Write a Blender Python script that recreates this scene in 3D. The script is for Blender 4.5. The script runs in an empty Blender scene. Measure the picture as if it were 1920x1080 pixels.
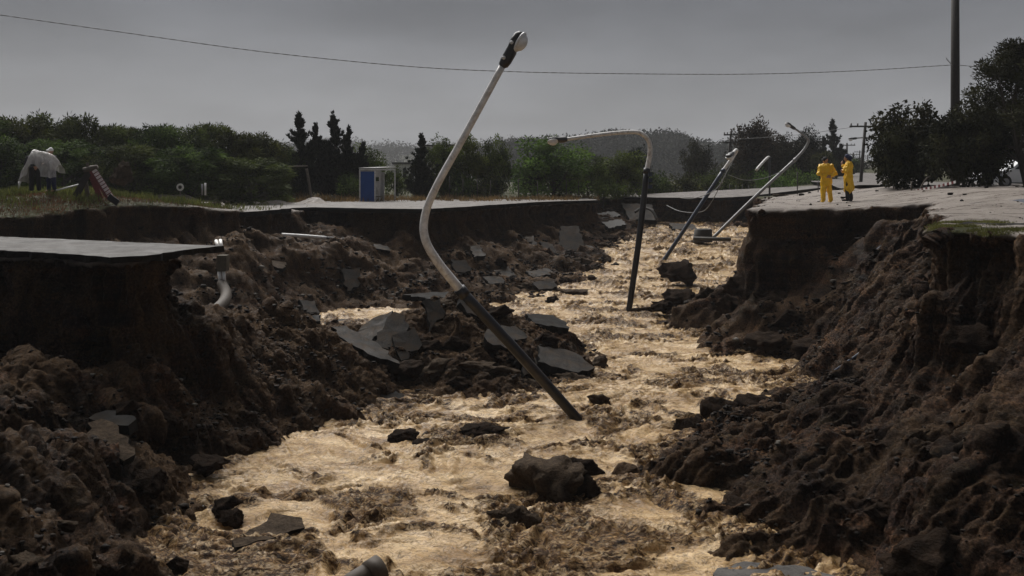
import bpy, math, random
import numpy as np
from mathutils import Vector, Matrix

random.seed(7)
RNG = np.random.default_rng(7)
SC = bpy.context.scene
COL = SC.collection

# ------------------------------------------------------------------ camera
CAM_H = 5.5            # eye height above the flood water
FPX, HOR = 1867.0, 335.0   # focal length in photo pixels, horizon row (used for measuring)
cam_d = bpy.data.cameras.new('camera')
cam_d.sensor_width = 36.0
cam_d.lens = 36.0 * FPX / 1920.0
cam_d.shift_y = -(540.0 - HOR) / 1920.0
cam_d.clip_start = 0.1
cam_d.clip_end = 6000
cam = bpy.data.objects.new('camera', cam_d)
COL.objects.link(cam)
cam.location = (0, 0, CAM_H)
cam.rotation_euler = (math.radians(90), 0, 0)
SC.camera = cam

# ------------------------------------------------------------------ world, sun, exposure
SUN_EL, SUN_AZ = math.radians(53), math.radians(-24)     # azimuth from +Y, overcast glow behind the scene
world = bpy.data.worlds.new('World')
SC.world = world
world.use_nodes = True
nt = world.node_tree
nt.nodes.clear()
def wn(t, **k):
    n = nt.nodes.new(t)
    for a, b in k.items():
        setattr(n, a, b)
    return n
w_out = wn('ShaderNodeOutputWorld')
w_bg = wn('ShaderNodeBackground')
w_sky = wn('ShaderNodeTexSky', sky_type='NISHITA', sun_disc=False)
w_sky.sun_elevation = SUN_EL
w_sky.sun_rotation = SUN_AZ
w_sky.air_density = 1.0
w_sky.dust_density = 4.0
w_hsv = wn('ShaderNodeHueSaturation')
w_hsv.inputs['Saturation'].default_value = 0.12
w_tc = wn('ShaderNodeTexCoord')
w_map = wn('ShaderNodeMapping')
w_map.inputs['Scale'].default_value = (1.6, 1.6, 5.0)
w_noise = wn('ShaderNodeTexNoise')
w_noise.inputs['Scale'].default_value = 2.4
w_noise.inputs['Detail'].default_value = 5.0
w_noise.inputs['Roughness'].default_value = 0.55
w_ramp = wn('ShaderNodeValToRGB')
w_ramp.color_ramp.elements[0].position = 0.34
w_ramp.color_ramp.elements[0].color = (0.235, 0.255, 0.315, 1)
w_ramp.color_ramp.elements[1].position = 0.68
w_ramp.color_ramp.elements[1].color = (0.66, 0.69, 0.78, 1)
w_mix = wn('ShaderNodeMix', data_type='RGBA')
w_mix.inputs[0].default_value = 0.9
L = nt.links.new
L(w_sky.outputs[0], w_hsv.inputs['Color'])
L(w_tc.outputs['Generated'], w_map.inputs['Vector'])
L(w_map.outputs[0], w_noise.inputs['Vector'])
L(w_noise.outputs['Fac'], w_ramp.inputs[0])
L(w_hsv.outputs[0], w_mix.inputs[6])
L(w_ramp.outputs[0], w_mix.inputs[7])
w_sep = wn('ShaderNodeSeparateXYZ')
L(w_tc.outputs['Generated'], w_sep.inputs[0])
w_el = wn('ShaderNodeValToRGB')       # low cloud: brighter mist at the horizon, even grey above
w_el.color_ramp.elements[0].position = 0.0
w_el.color_ramp.elements[0].color = (2.0, 1.97, 1.93, 1)
w_el.color_ramp.elements[1].position = 0.17
w_el.color_ramp.elements[1].color = (0.86, 0.88, 0.92, 1)
L(w_sep.outputs[2], w_el.inputs[0])
w_mul = wn('ShaderNodeMix', data_type='RGBA', blend_type='MULTIPLY')
w_mul.inputs[0].default_value = 1.0
L(w_mix.outputs[2], w_mul.inputs[6])
L(w_el.outputs[0], w_mul.inputs[7])
L(w_mul.outputs[2], w_bg.inputs['Color'])
w_bg.inputs['Strength'].default_value = 0.05
L(w_bg.outputs[0], w_out.inputs[0])

sun_d = bpy.data.lights.new('sun', 'SUN')
sun_d.energy = 1.5
sun_d.angle = math.radians(48)
sun_d.color = (1.0, 0.975, 0.94)
sun = bpy.data.objects.new('sun', sun_d)
COL.objects.link(sun)
sdir = Vector((math.sin(SUN_AZ) * math.cos(SUN_EL), math.cos(SUN_AZ) * math.cos(SUN_EL), math.sin(SUN_EL)))
sun.rotation_euler = sdir.to_track_quat('Z', 'Y').to_euler()

SC.view_settings.view_transform = 'Standard'
SC.view_settings.look = 'None'
SC.view_settings.exposure = 1.68
SC.view_settings.gamma = 1.0
SC.view_settings.use_curve_mapping = False
SC.render.engine = 'CYCLES'
SC.cycles.use_denoising = True
SC.cycles.max_bounces = 6
SC.cycles.diffuse_bounces = 3
SC.cycles.glossy_bounces = 3
SC.cycles.transparent_max_bounces = 8
SC.cycles.volume_bounces = 1
SC.cycles.volume_step_rate = 4.0

# ------------------------------------------------------------------ measuring helper
def P(px, py, d):
    """place at photo pixel (px, py) and distance d in metres -> world point"""
    return Vector(((px - 960.0) / FPX * d, d, CAM_H - (py - HOR) / FPX * d))

# ------------------------------------------------------------------ numpy noise
_G = np.array([(1,1,0),(-1,1,0),(1,-1,0),(-1,-1,0),(1,0,1),(-1,0,1),(1,0,-1),(-1,0,-1),
               (0,1,1),(0,-1,1),(0,1,-1),(0,-1,-1),(1,1,0),(0,-1,1),(-1,1,0),(0,-1,-1)], np.float32)
def _hash(x, y, z, seed):
    h = (x * np.int64(374761393) + y * np.int64(668265263) + z * np.int64(2147483647 - 58) + np.int64(seed) * np.int64(1274126177)) & 0x7fffffff
    h = ((h ^ (h >> 13)) * np.int64(1103515245)) & 0x7fffffff
    return h ^ (h >> 16)
def perlin(p, seed=0):
    p = np.asarray(p, np.float32)
    i = np.floor(p).astype(np.int64)
    f = (p - i).astype(np.float32)
    u = f * f * f * (f * (f * 6 - 15) + 10)
    out = np.zeros(len(p), np.float32)
    for c in range(8):
        dx, dy, dz = c & 1, (c >> 1) & 1, (c >> 2) & 1
        g = _G[_hash(i[:, 0] + dx, i[:, 1] + dy, i[:, 2] + dz, seed) & 15]
        d = g[:, 0] * (f[:, 0] - dx) + g[:, 1] * (f[:, 1] - dy) + g[:, 2] * (f[:, 2] - dz)
        w = (u[:, 0] if dx else 1 - u[:, 0]) * (u[:, 1] if dy else 1 - u[:, 1]) * (u[:, 2] if dz else 1 - u[:, 2])
        out += w * d
    return out
def fbm(p, octaves=4, seed=0, gain=0.5, lac=2.03):
    p = np.asarray(p, np.float32)
    a, s, out = 1.0, 1.0, np.zeros(len(p), np.float32)
    for o in range(octaves):
        out += a * perlin(p * s + 17.3 * o, seed + o)
        a *= gain; s *= lac
    return out
def worley(p, seed=0):
    p = np.asarray(p, np.float32)
    i = np.floor(p).astype(np.int64)
    f1 = np.full(len(p), 9.0, np.float32); f2 = f1.copy(); cid = np.zeros(len(p), np.int64)
    for dx in (-1, 0, 1):
        for dy in (-1, 0, 1):
            for dz in (-1, 0, 1):
                h = _hash(i[:, 0] + dx, i[:, 1] + dy, i[:, 2] + dz, seed)
                q = np.stack([(h & 1023) / 1023.0, ((h >> 10) & 1023) / 1023.0, ((h >> 20) & 1023) / 1023.0], 1)
                d = np.sqrt((((i + (dx, dy, dz)) + q - p) ** 2).sum(1)).astype(np.float32)
                near = d < f1
                f2 = np.where(near, f1, np.minimum(f2, d))
                cid = np.where(near, h, cid)
                f1 = np.where(near, d, f1)
    return f1, f2, cid
def sstep(a, b, x):
    t = np.clip((x - a) / (b - a), 0, 1)
    return t * t * (3 - 2 * t)

# ------------------------------------------------------------------ surface nets
def surface_nets(F, origin, h):
    nx, ny, nz = F.shape
    S = F < 0
    corners = [(c & 1, (c >> 1) & 1, (c >> 2) & 1) for c in range(8)]
    cnt = np.zeros((nx - 1, ny - 1, nz - 1), np.int8)
    for (a, b, c) in corners:
        cnt += S[a:nx - 1 + a, b:ny - 1 + b, c:nz - 1 + c]
    act = (cnt > 0) & (cnt < 8)
    idx = np.argwhere(act)
    vid = np.full(act.shape, -1, np.int64)
    vid[act] = np.arange(len(idx))
    vals = np.stack([F[idx[:, 0] + a, idx[:, 1] + b, idx[:, 2] + c] for (a, b, c) in corners], 1)
    acc = np.zeros((len(idx), 3)); num = np.zeros(len(idx))
    for e0 in range(8):
        for ax in range(3):
            if corners[e0][ax]:
                continue
            e1 = e0 | (1 << ax)
            v0, v1 = vals[:, e0], vals[:, e1]
            m = (v0 < 0) != (v1 < 0)
            t = np.where(m, v0 / np.where(m, v0 - v1, 1), 0)
            pt = np.repeat(np.array(corners[e0], float)[None], len(idx), 0)
            pt[:, ax] += t
            acc += pt * m[:, None]; num += m
    V = np.array(origin)[None] + (idx + acc / num[:, None]) * h
    quads = []
    for ax in range(3):
        b, c = [(1, 2), (2, 0), (0, 1)][ax]
        sl0 = [slice(None)] * 3; sl1 = [slice(None)] * 3
        sl0[ax] = slice(0, -1); sl1[ax] = slice(1, None)
        ch = S[tuple(sl0)] != S[tuple(sl1)]
        e = np.argwhere(ch)
        lim = [nx, ny, nz]
        ok = (e[:, b] > 0) & (e[:, c] > 0) & (e[:, b] < lim[b] - 1) & (e[:, c] < lim[c] - 1)
        e = e[ok]
        inside0 = S[e[:, 0], e[:, 1], e[:, 2]]
        def cell(db, dc):
            q = e.copy(); q[:, b] -= db; q[:, c] -= dc
            return vid[q[:, 0], q[:, 1], q[:, 2]]
        q = np.stack([cell(1, 1), cell(0, 1), cell(0, 0), cell(1, 0)], 1)
        q[~inside0] = q[~inside0][:, ::-1]
        quads.append(q)
    Q = np.concatenate(quads)
    Q = Q[(Q >= 0).all(1)]
    return V, Q
def compact(V, Q):
    used = np.unique(Q)
    m = np.full(len(V), -1, np.int64); m[used] = np.arange(len(used))
    return V[used], m[Q]
def subdivide(V, Q):
    n = len(V)
    E = np.concatenate([Q[:, [0, 1]], Q[:, [1, 2]], Q[:, [2, 3]], Q[:, [3, 0]]])
    Es = np.sort(E, 1)
    key = Es[:, 0] * n + Es[:, 1]
    uk, inv = np.unique(key, return_inverse=True)
    mid = (V[uk // n] + V[uk % n]) / 2
    cen = V[Q].mean(1)
    k = len(Q)
    e = n + inv.reshape(4, k)
    c = n + len(uk) + np.arange(k)
    V2 = np.concatenate([V, mid, cen])
    Q2 = np.concatenate([np.stack([Q[:, 0], e[0], c, e[3]], 1), np.stack([e[0], Q[:, 1], e[1], c], 1),
                         np.stack([c, e[1], Q[:, 2], e[2]], 1), np.stack([e[3], c, e[2], Q[:, 3]], 1)])
    return V2, Q2
def smooth(V, Q, it=1, f=0.5):
    E = np.concatenate([Q[:, [0, 1]], Q[:, [1, 2]], Q[:, [2, 3]], Q[:, [3, 0]]])
    for _ in range(it):
        w = np.bincount(E[:, 0], minlength=len(V)) + np.bincount(E[:, 1], minlength=len(V))
        A = np.stack([np.bincount(E[:, 0], V[E[:, 1], k], len(V)) + np.bincount(E[:, 1], V[E[:, 0], k], len(V)) for k in range(3)], 1)
        V = V * (1 - f) + f * A / np.maximum(w, 1)[:, None]
    return V
def vnormals(V, Q):
    n = np.cross(V[Q[:, 2]] - V[Q[:, 0]], V[Q[:, 3]] - V[Q[:, 1]])
    N = np.zeros_like(V)
    for k in range(3):
        for j in range(4):
            N[:, k] += np.bincount(Q[:, j], n[:, k], len(V))
    return N / np.maximum(np.linalg.norm(N, axis=1), 1e-9)[:, None]

# ------------------------------------------------------------------ mesh and object helpers
def np_mesh(name, V, F, smooth_shade=True):
    V = np.ascontiguousarray(V, np.float32); F = np.ascontiguousarray(F, np.int32)
    me = bpy.data.meshes.new(name)
    k = F.shape[1]
    me.vertices.add(len(V)); me.vertices.foreach_set('co', V.ravel())
    me.loops.add(F.size); me.loops.foreach_set('vertex_index', F.ravel())
    me.polygons.add(len(F))
    me.polygons.foreach_set('loop_start', np.arange(0, F.size, k, dtype=np.int32))
    me.polygons.foreach_set('loop_total', np.full(len(F), k, np.int32))
    me.update(calc_edges=True)
    if smooth_shade:
        me.polygons.foreach_set('use_smooth', np.ones(len(F), bool))
    return me
def add_attr(me, name, data):
    data = np.asarray(data, np.float32)
    if data.ndim == 1:
        a = me.attributes.new(name, 'FLOAT', 'POINT'); a.data.foreach_set('value', data)
    else:
        a = me.attributes.new(name, 'FLOAT_COLOR', 'POINT')
        d = np.ones((len(data), 4), np.float32); d[:, :data.shape[1]] = data
        a.data.foreach_set('color', d.ravel())
def tag(o, label=None, cat=None, group=None, kind=None):
    if label: o['label'] = label
    if cat: o['category'] = cat
    if group: o['group'] = group
    if kind: o['kind'] = kind
    return o
def link(name, me, mat=None, parent=None, loc=None):
    o = bpy.data.objects.new(name, me)
    COL.objects.link(o)
    if mat is not None and me is not None and len(me.materials) == 0:
        for m in (mat if isinstance(mat, (list, tuple)) else [mat]):
            me.materials.append(m)
    if parent: o.parent = parent
    if loc is not None: o.location = loc
    return o
def empty(name, loc, rz=0.0):
    o = bpy.data.objects.new(name, None)
    COL.objects.link(o); o.location = loc; o.rotation_euler = (0, 0, rz)
    o.empty_display_size = 0.2
    return o
def copy_tree(o, parent=None):
    c = o.copy(); COL.objects.link(c); c.parent = parent
    for ch in list(o.children):
        copy_tree(ch, c)
    return c

class MB:
    """collects simple solids into one mesh"""
    def __init__(s): s.v, s.f, s.m = [], [], []
    def add(s, vs, fs, mi=0):
        o = len(s.v); s.v += [tuple(v) for v in vs]
        s.f += [tuple(i + o for i in f) for f in fs]; s.m += [mi] * len(fs); return s
    def box(s, c, size, M=None, mi=0, bev=0.0):
        x, y, z = (d / 2 for d in size)
        vs = [Vector((sx * x, sy * y, sz * z)) for sz in (-1, 1) for sy in (-1, 1) for sx in (-1, 1)]
        if M is not None: vs = [M @ v for v in vs]
        vs = [v + Vector(c) for v in vs]
        return s.add(vs, [(0, 2, 3, 1), (4, 5, 7, 6), (0, 1, 5, 4), (2, 6, 7, 3), (0, 4, 6, 2), (1, 3, 7, 5)], mi)
    def tube(s, pts, rad, n=10, mi=0, cap=True):
        pts = [Vector(p) for p in pts]
        if not isinstance(rad, (list, tuple)): rad = [rad] * len(pts)
        up = None; rings = []
        for i, p in enumerate(pts):
            t = (pts[min(i + 1, len(pts) - 1)] - pts[max(i - 1, 0)]).normalized()
            if up is None:
                up = Vector((0, 0, 1)) if abs(t.z) < 0.9 else Vector((1, 0, 0))
            a = t.cross(up).normalized(); up = a.cross(t).normalized()
            rings.append([p + (a * math.cos(2 * math.pi * k / n) + up * math.sin(2 * math.pi * k / n)) * rad[i] for k in range(n)])
        vs = [v for r in rings for v in r]; fs = []
        for i in range(len(rings) - 1):
            for k in range(n):
                fs.append((i * n + k, i * n + (k + 1) % n, (i + 1) * n + (k + 1) % n, (i + 1) * n + k))
        if cap:
            fs.append(tuple(range(n))[::-1]); fs.append(tuple((len(rings) - 1) * n + k for k in range(n)))
        return s.add(vs, fs, mi)
    def prism(s, poly, z0, z1, mi=0):
        n = len(poly)
        vs = [(x, y, z0) for x, y in poly] + [(x, y, z1) for x, y in poly]
        fs = [tuple(range(n))[::-1], tuple(range(n, 2 * n))] + [(i, (i + 1) % n, n + (i + 1) % n, n + i) for i in range(n)]
        return s.add(vs, fs, mi)
    def build(s, name, mat, parent=None, smooth_shade=False, origin=None, loc=None):
        me = bpy.data.meshes.new(name)
        vs = s.v if origin is None else [tuple(Vector(v) - Vector(origin)) for v in s.v]
        me.from_pydata(vs, [], s.f); me.update()
        for m in (mat if isinstance(mat, (list, tuple)) else [mat]): me.materials.append(m)
        me.polygons.foreach_set('material_index', s.m)
        if smooth_shade: me.polygons.foreach_set('use_smooth', [True] * len(s.f))
        return link(name, me, None, parent, loc)
def catmull(pts, n=8):
    pts = [Vector(p) for p in pts]
    q = [pts[0] * 2 - pts[1]] + pts + [pts[-1] * 2 - pts[-2]]
    out = []
    for i in range(1, len(q) - 2):
        for k in range(n):
            t = k / n
            a, b, c, d = q[i - 1:i + 3]
            out.append(0.5 * ((2 * b) + (c - a) * t + (2 * a - 5 * b + 4 * c - d) * t * t + (3 * b - a - 3 * c + d) * t ** 3))
    out.append(pts[-1])
    return out

# ------------------------------------------------------------------ materials
class NM:
    def __init__(s, name):
        s.mat = bpy.data.materials.new(name); s.mat.use_nodes = True
        s.t = s.mat.node_tree; s.t.nodes.clear()
        s.out = s.n('ShaderNodeOutputMaterial'); s.b = s.n('ShaderNodeBsdfPrincipled')
        s.t.links.new(s.b.outputs[0], s.out.inputs[0])
    def n(s, t, **k):
        x = s.t.nodes.new(t)
        for a, b in k.items(): setattr(x, a, b)
        return x
    def l(s, a, b): s.t.links.new(a, b)
    def coord(s, kind='Object', scale=(1, 1, 1), geo=False):
        m = s.n('ShaderNodeMapping'); m.inputs['Scale'].default_value = scale
        if geo: s.l(s.n('ShaderNodeNewGeometry').outputs['Position'], m.inputs[0])
        else: s.l(s.n('ShaderNodeTexCoord').outputs[kind], m.inputs[0])
        return m.outputs[0]
    def noise(s, co, scale, detail=5, rough=0.55, dist=0.0):
        x = s.n('ShaderNodeTexNoise'); s.l(co, x.inputs['Vector'])
        x.inputs['Scale'].default_value = scale; x.inputs['Detail'].default_value = detail
        x.inputs['Roughness'].default_value = rough; x.inputs['Distortion'].default_value = dist
        return x.outputs['Fac']
    def voro(s, co, scale, feature='F1', out='Distance'):
        x = s.n('ShaderNodeTexVoronoi', feature=feature); s.l(co, x.inputs['Vector'])
        x.inputs['Scale'].default_value = scale
        return x.outputs[out]
    def ramp(s, fac, stops):
        r = s.n('ShaderNodeValToRGB'); e = r.color_ramp.elements
        while len(e) < len(stops): e.new(0.5)
        for i, (p, c) in enumerate(stops):
            e[i].position = p
            e[i].color = (c, c, c, 1) if isinstance(c, (int, float)) else (*c, 1)
        s.l(fac, r.inputs[0]); return r.outputs[0]
    def mix(s, fac, a, b, mode='MIX'):
        m = s.n('ShaderNodeMix', data_type='RGBA', blend_type=mode)
        for v, i in ((fac, 0), (a, 6), (b, 7)):
            if hasattr(v, 'links'): s.l(v, m.inputs[i])
            elif isinstance(v, (int, float)): m.inputs[i].default_value = v if i == 0 else (v, v, v, 1)
            else: m.inputs[i].default_value = (*v, 1)
        return m.outputs[2]
    def math(s, op, a, b=0.0):
        m = s.n('ShaderNodeMath', operation=op)
        for v, i in ((a, 0), (b, 1)):
            if hasattr(v, 'links'): s.l(v, m.inputs[i])
            else: m.inputs[i].default_value = v
        return m.outputs[0]
    def attr(s, name, out='Fac'):
        a = s.n('ShaderNodeAttribute', attribute_name=name); return a.outputs[out]
    def bump(s, h, strength=0.5, dist=0.05, prev=None):
        b = s.n('ShaderNodeBump'); b.inputs['Strength'].default_value = strength
        b.inputs['Distance'].default_value = dist; s.l(h, b.inputs['Height'])
        if prev is not None: s.l(prev, b.inputs['Normal'])
        return b.outputs[0]
    def set(s, color=None, rough=None, normal=None, spec=None, metal=None):
        for v, k in ((color, 'Base Color'), (rough, 'Roughness'), (normal, 'Normal'), (spec, 'Specular IOR Level'), (metal, 'Metallic')):
            if v is None: continue
            if hasattr(v, 'links'): s.l(v, s.b.inputs[k])
            else: s.b.inputs[k].default_value = (*v, 1) if isinstance(v, tuple) else v
        return s.mat

def soil_material():
    m = NM('wet_soil'); co = m.coord(geo=True)
    n1 = m.noise(co, 0.55, 6, 0.6, 0.3)
    base = m.ramp(n1, [(0.30, (0.0085, 0.0049, 0.0031)), (0.5, (0.0325, 0.0185, 0.0115)), (0.70, (0.096, 0.057, 0.036))])
    n2 = m.noise(co, 2.3, 4, 0.6)
    green = m.ramp(n2, [(0.50, 0.0), (0.72, 0.55)])
    base = m.mix(green, base, (0.026, 0.0235, 0.0105))
    n2b = m.noise(co, 1.1, 3, 0.6, 0.4)
    base = m.mix(m.ramp(n2b, [(0.5, 0.0), (0.75, 0.6)]), base, (0.038, 0.0210, 0.0185))
    fine = m.noise(co, 19.0, 4, 0.7)
    base = m.mix(1.0, base, m.ramp(fine, [(0.34, 0.15), (0.5, 0.8), (0.68, 2.3)]), 'MULTIPLY')
    strata = m.noise(m.coord(geo=True, scale=(0.22, 0.22, 4.5)), 1.0, 4, 0.6, 0.4)
    base = m.mix(1.0, base, m.ramp(strata, [(0.35, (0.5, 0.5, 0.55)), (0.5, (1.0, 1.0, 1.0)), (0.66, (1.9, 1.65, 1.35))]), 'MULTIPLY')
    # pale grit
    v = m.voro(co, 9.0); vr = m.voro(co, 9.0, out='Color')
    sep = m.n('ShaderNodeSeparateColor'); m.l(vr, sep.inputs[0])
    grit = m.math('MULTIPLY', m.math('LESS_THAN', v, 0.22), m.math('GREATER_THAN', sep.outputs[0], 0.90))
    base = m.mix(m.math('MULTIPLY', grit, 0.6), base, (0.085, 0.072, 0.062))
    # tops: muddy silt, and turf
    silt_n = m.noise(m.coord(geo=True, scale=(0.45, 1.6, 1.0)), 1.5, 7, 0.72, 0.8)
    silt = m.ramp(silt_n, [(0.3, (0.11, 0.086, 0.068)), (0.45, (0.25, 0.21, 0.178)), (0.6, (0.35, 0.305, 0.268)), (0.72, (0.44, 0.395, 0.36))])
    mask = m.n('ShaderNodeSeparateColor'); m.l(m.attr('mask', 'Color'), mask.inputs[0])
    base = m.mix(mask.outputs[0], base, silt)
    turf = m.ramp(m.noise(co, 4.0, 5, 0.7), [(0.3, (0.035, 0.03, 0.018)), (0.5, (0.05, 0.055, 0.02)), (0.68, (0.10, 0.075, 0.05))])
    base = m.mix(mask.outputs[1], base, turf)
    clay = m.ramp(fine, [(0.3, (0.028, 0.0165, 0.0085)), (0.7, (0.142, 0.088, 0.048))])
    base = m.mix(mask.outputs[2], base, clay)
    h = m.noise(co, 18.0, 6, 0.8)
    nrm = m.bump(h, 1.0, 0.09)
    nrm = m.bump(m.voro(co, 14.0), 0.25, 0.03, nrm)
    rough = m.ramp(m.noise(co, 5.0, 3, 0.6), [(0.35, 0.35), (0.65, 0.9)])
    wet = m.ramp(silt_n, [(0.38, 0.16), (0.55, 0.6)])
    rough = m.mix(mask.outputs[0], rough, wet)
    return m.set(base, rough, nrm, m.ramp(mask.outputs[0], [(0.0, 0.05), (1.0, 0.25)]))

def water_material():
    m = NM('muddy_water'); co = m.coord(geo=True)
    churn = m.attr('churn')
    st = m.coord(geo=True, scale=(1.0, 1.5, 1.0))
    na = m.noise(st, 4.2, 4, 0.55, 1.0)
    nb = m.noise(st, 7.5, 5, 0.66, 1.3)
    n2 = m.noise(st, 0.9, 4, 0.55, 0.5)
    fine = m.noise(st, 17.0, 4, 0.6, 0.8)
    d = m.math('ADD', m.math('MULTIPLY', churn, 0.64), m.math('MULTIPLY', m.math('SUBTRACT', nb, 0.5), 2.3))
    dark = m.ramp(d, [(0.26, 0.0), (0.66, 1.0)])
    tan = m.ramp(n2, [(0.34, (0.25, 0.148, 0.060)), (0.5, (0.455, 0.302, 0.145)), (0.66, (0.64, 0.462, 0.26))])
    line = m.math('ABSOLUTE', m.math('SUBTRACT', na, 0.5))
    tan = m.mix(1.0, tan, m.ramp(line, [(0.0, 0.42), (0.02, 0.85), (0.045, 1.0)]), 'MULTIPLY')
    tan = m.mix(1.0, tan, m.ramp(nb, [(0.30, 0.55), (0.5, 1.0), (0.7, 1.15)]), 'MULTIPLY')
    fine2 = m.noise(m.coord(geo=True, scale=(0.8, 1.5, 1.0)), 6.0, 6, 0.66, 1.4)
    brown = m.ramp(fine2, [(0.38, (0.012, 0.006, 0.0026)), (0.52, (0.060, 0.031, 0.0125)), (0.62, (0.19, 0.11, 0.046)), (0.72, (0.42, 0.275, 0.135))])
    c = m.mix(dark, tan, brown)  # churned mud, plus dark wave faces and bright crests put into the colour
    rough = m.math('MAXIMUM', m.ramp(nb, [(0.35, 0.10), (0.65, 0.30)]), m.math('MULTIPLY', dark, 0.42))
    nrm = m.bump(na, 0.5, 0.08)
    nrm = m.bump(nb, 0.4, 0.07, nrm)
    nrm = m.bump(fine, 0.35, 0.03, nrm)
    nrm = m.bump(fine2, 0.5, 0.06, nrm)
    return m.set(c, rough, nrm, m.ramp(dark, [(0.0, 0.17), (0.5, 0.08), (1.0, 0.04)]))

def asphalt_material(name, lo, hi, rl=0.25, rh=0.6):
    m = NM(name); co = m.coord('Object')
    n = m.noise(co, 1.3, 6, 0.6, 0.4)
    f = m.noise(co, 30.0, 4, 0.75)
    c = m.ramp(n, [(0.3, lo), (0.7, hi)])
    c = m.mix(1.0, c, m.ramp(f, [(0.33, 0.45), (0.67, 1.5)]), 'MULTIPLY')
    mud = m.ramp(m.noise(co, 1.9, 6, 0.72, 0.6), [(0.46, 0.0), (0.6, 0.85)])
    c = m.mix(mud, c, tuple(x * 1.2 for x in hi) if rl < 0.6 else (hi[0] * 1.0, hi[1] * 0.78, hi[2] * 0.55))
    wob = m.n('ShaderNodeVectorMath', operation='ADD'); m.l(co, wob.inputs[0])
    wn_ = m.n('ShaderNodeTexNoise'); m.l(co, wn_.inputs['Vector']); wn_.inputs['Scale'].default_value = 3.0; m.l(wn_.outputs['Color'], wob.inputs[1])
    ck_ = m.voro(wob.outputs[0], 0.9, 'DISTANCE_TO_EDGE')
    c = m.mix(m.ramp(ck_, [(0.0, 0.8), (0.018, 0.0)]), c, (0.008, 0.007, 0.006))
    nrm = m.bump(f, 0.35, 0.008)
    nrm = m.bump(n, 0.12, 0.03, nrm)
    return m.set(c, m.ramp(m.noise(co, 3.1, 4, 0.6), [(0.35, rl), (0.65, rh)]), nrm, 0.22 if rl < 0.6 else 0.10)

def plain(name, color, rough=0.6, metal=0.0, vary=0.25, scale=6.0, stain=None, stain_amt=0.5, bump=0.15):
    m = NM(name); co = m.coord('Object')
    n = m.noise(co, scale, 5, 0.65, 0.3)
    a = tuple(c * (1 - vary) for c in color); b = tuple(min(1, c * (1 + vary)) for c in color)
    c = m.ramp(n, [(0.3, a), (0.7, b)])
    if stain:
        s = m.ramp(m.noise(co, scale * 0.45, 6, 0.7, 0.8), [(0.52, 0.0), (0.68, stain_amt)])
        c = m.mix(s, c, stain)
    nrm = m.bump(m.noise(co, scale * 6, 4, 0.7), bump, 0.02)
    return m.set(c, rough, nrm, 0.5, metal)

def leaf_material(name, lo, hi, trans=0.25):
    m = NM(name)
    sh = m.attr('shade')
    oi = m.n('ShaderNodeObjectInfo')
    c = m.ramp(sh, [(0.0, lo), (0.8, hi), (1.0, tuple(min(1, x * 1.5) for x in hi))])
    hs = m.n('ShaderNodeHueSaturation'); m.l(c, hs.inputs['Color'])
    m.l(m.math('ADD', m.math('MULTIPLY', oi.outputs['Random'], 0.06), 0.47), hs.inputs['Hue'])
    m.l(m.math('ADD', m.math('MULTIPLY', oi.outputs['Random'], 0.5), 0.75), hs.inputs['Value'])
    m.set(hs.outputs[0], 0.8, None, 0.12)
    tr = m.n('ShaderNodeBsdfTranslucent'); m.l(hs.outputs[0], tr.inputs[0])
    mx = m.n('ShaderNodeMixShader'); mx.inputs[0].default_value = trans
    m.l(m.b.outputs[0], mx.inputs[1]); m.l(tr.outputs[0], mx.inputs[2]); m.l(mx.outputs[0], m.out.inputs[0])
    return m.mat

def rock_material(name, lo, hi, rough=0.55):
    m = NM(name); co = m.coord('Object')
    c = m.ramp(m.noise(co, 2.5, 6, 0.65, 0.4), [(0.3, lo), (0.7, hi)])
    f = m.noise(co, 22.0, 4, 0.75)
    c = m.mix(1.0, c, m.ramp(f, [(0.3, 0.45), (0.7, 1.45)]), 'MULTIPLY')
    nrm = m.bump(f, 0.8, 0.05); nrm = m.bump(m.voro(co, 9.0), 0.4, 0.04, nrm)
    return m.set(c, rough, nrm, 0.03)

M = {}
M['soil'] = soil_material()
M['water'] = water_material()
M['asphalt'] = asphalt_material('wet_asphalt', (0.040, 0.036, 0.032), (0.070, 0.064, 0.058), 0.59, 0.8)
M['asphalt_far'] = asphalt_material('wet_muddy_asphalt', (0.075, 0.066, 0.059), (0.155, 0.138, 0.126), 0.5, 0.8)
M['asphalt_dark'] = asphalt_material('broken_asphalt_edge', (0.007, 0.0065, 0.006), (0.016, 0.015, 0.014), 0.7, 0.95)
M['asphalt_piece'] = asphalt_material('fallen_asphalt', (0.015, 0.0132, 0.0116), (0.050, 0.0445, 0.040), 0.6, 0.85)
M['concrete'] = plain('weathered_concrete', (0.032, 0.029, 0.025), 0.75, stain=(0.07, 0.055, 0.04), stain_amt=0.7)
M['clod'] = rock_material('dark_clod', (0.0070, 0.0044, 0.0028), (0.036, 0.0230, 0.0150), 0.8)
M['rock'] = rock_material('brown_rock', (0.020, 0.0140, 0.0092), (0.085, 0.061, 0.041), 0.7)
M['white_paint'] = plain('chipped_white_paint', (0.66, 0.65, 0.63), 0.45, stain=(0.22, 0.15, 0.10), stain_amt=0.6, scale=7.0)
M['black_paint'] = plain('black_blue_paint', (0.012, 0.013, 0.017), 0.38, stain=(0.05, 0.04, 0.032), stain_amt=0.6, scale=4)
M['blue_paint'] = plain('dark_blue_paint', (0.016, 0.028, 0.055), 0.4, stain=(0.06, 0.05, 0.045), stain_amt=0.6)
M['grey_metal'] = plain('galvanised_metal', (0.22, 0.22, 0.22), 0.45, 0.3)
M['lamp_housing'] = plain('dark_lamp_housing', (0.025, 0.025, 0.026), 0.4)
M['lamp_rim'] = plain('pale_lamp_rim', (0.66, 0.66, 0.66), 0.3)
M['wood_dark'] = plain('dark_pole_wood', (0.035, 0.03, 0.026), 0.8, scale=9)
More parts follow.
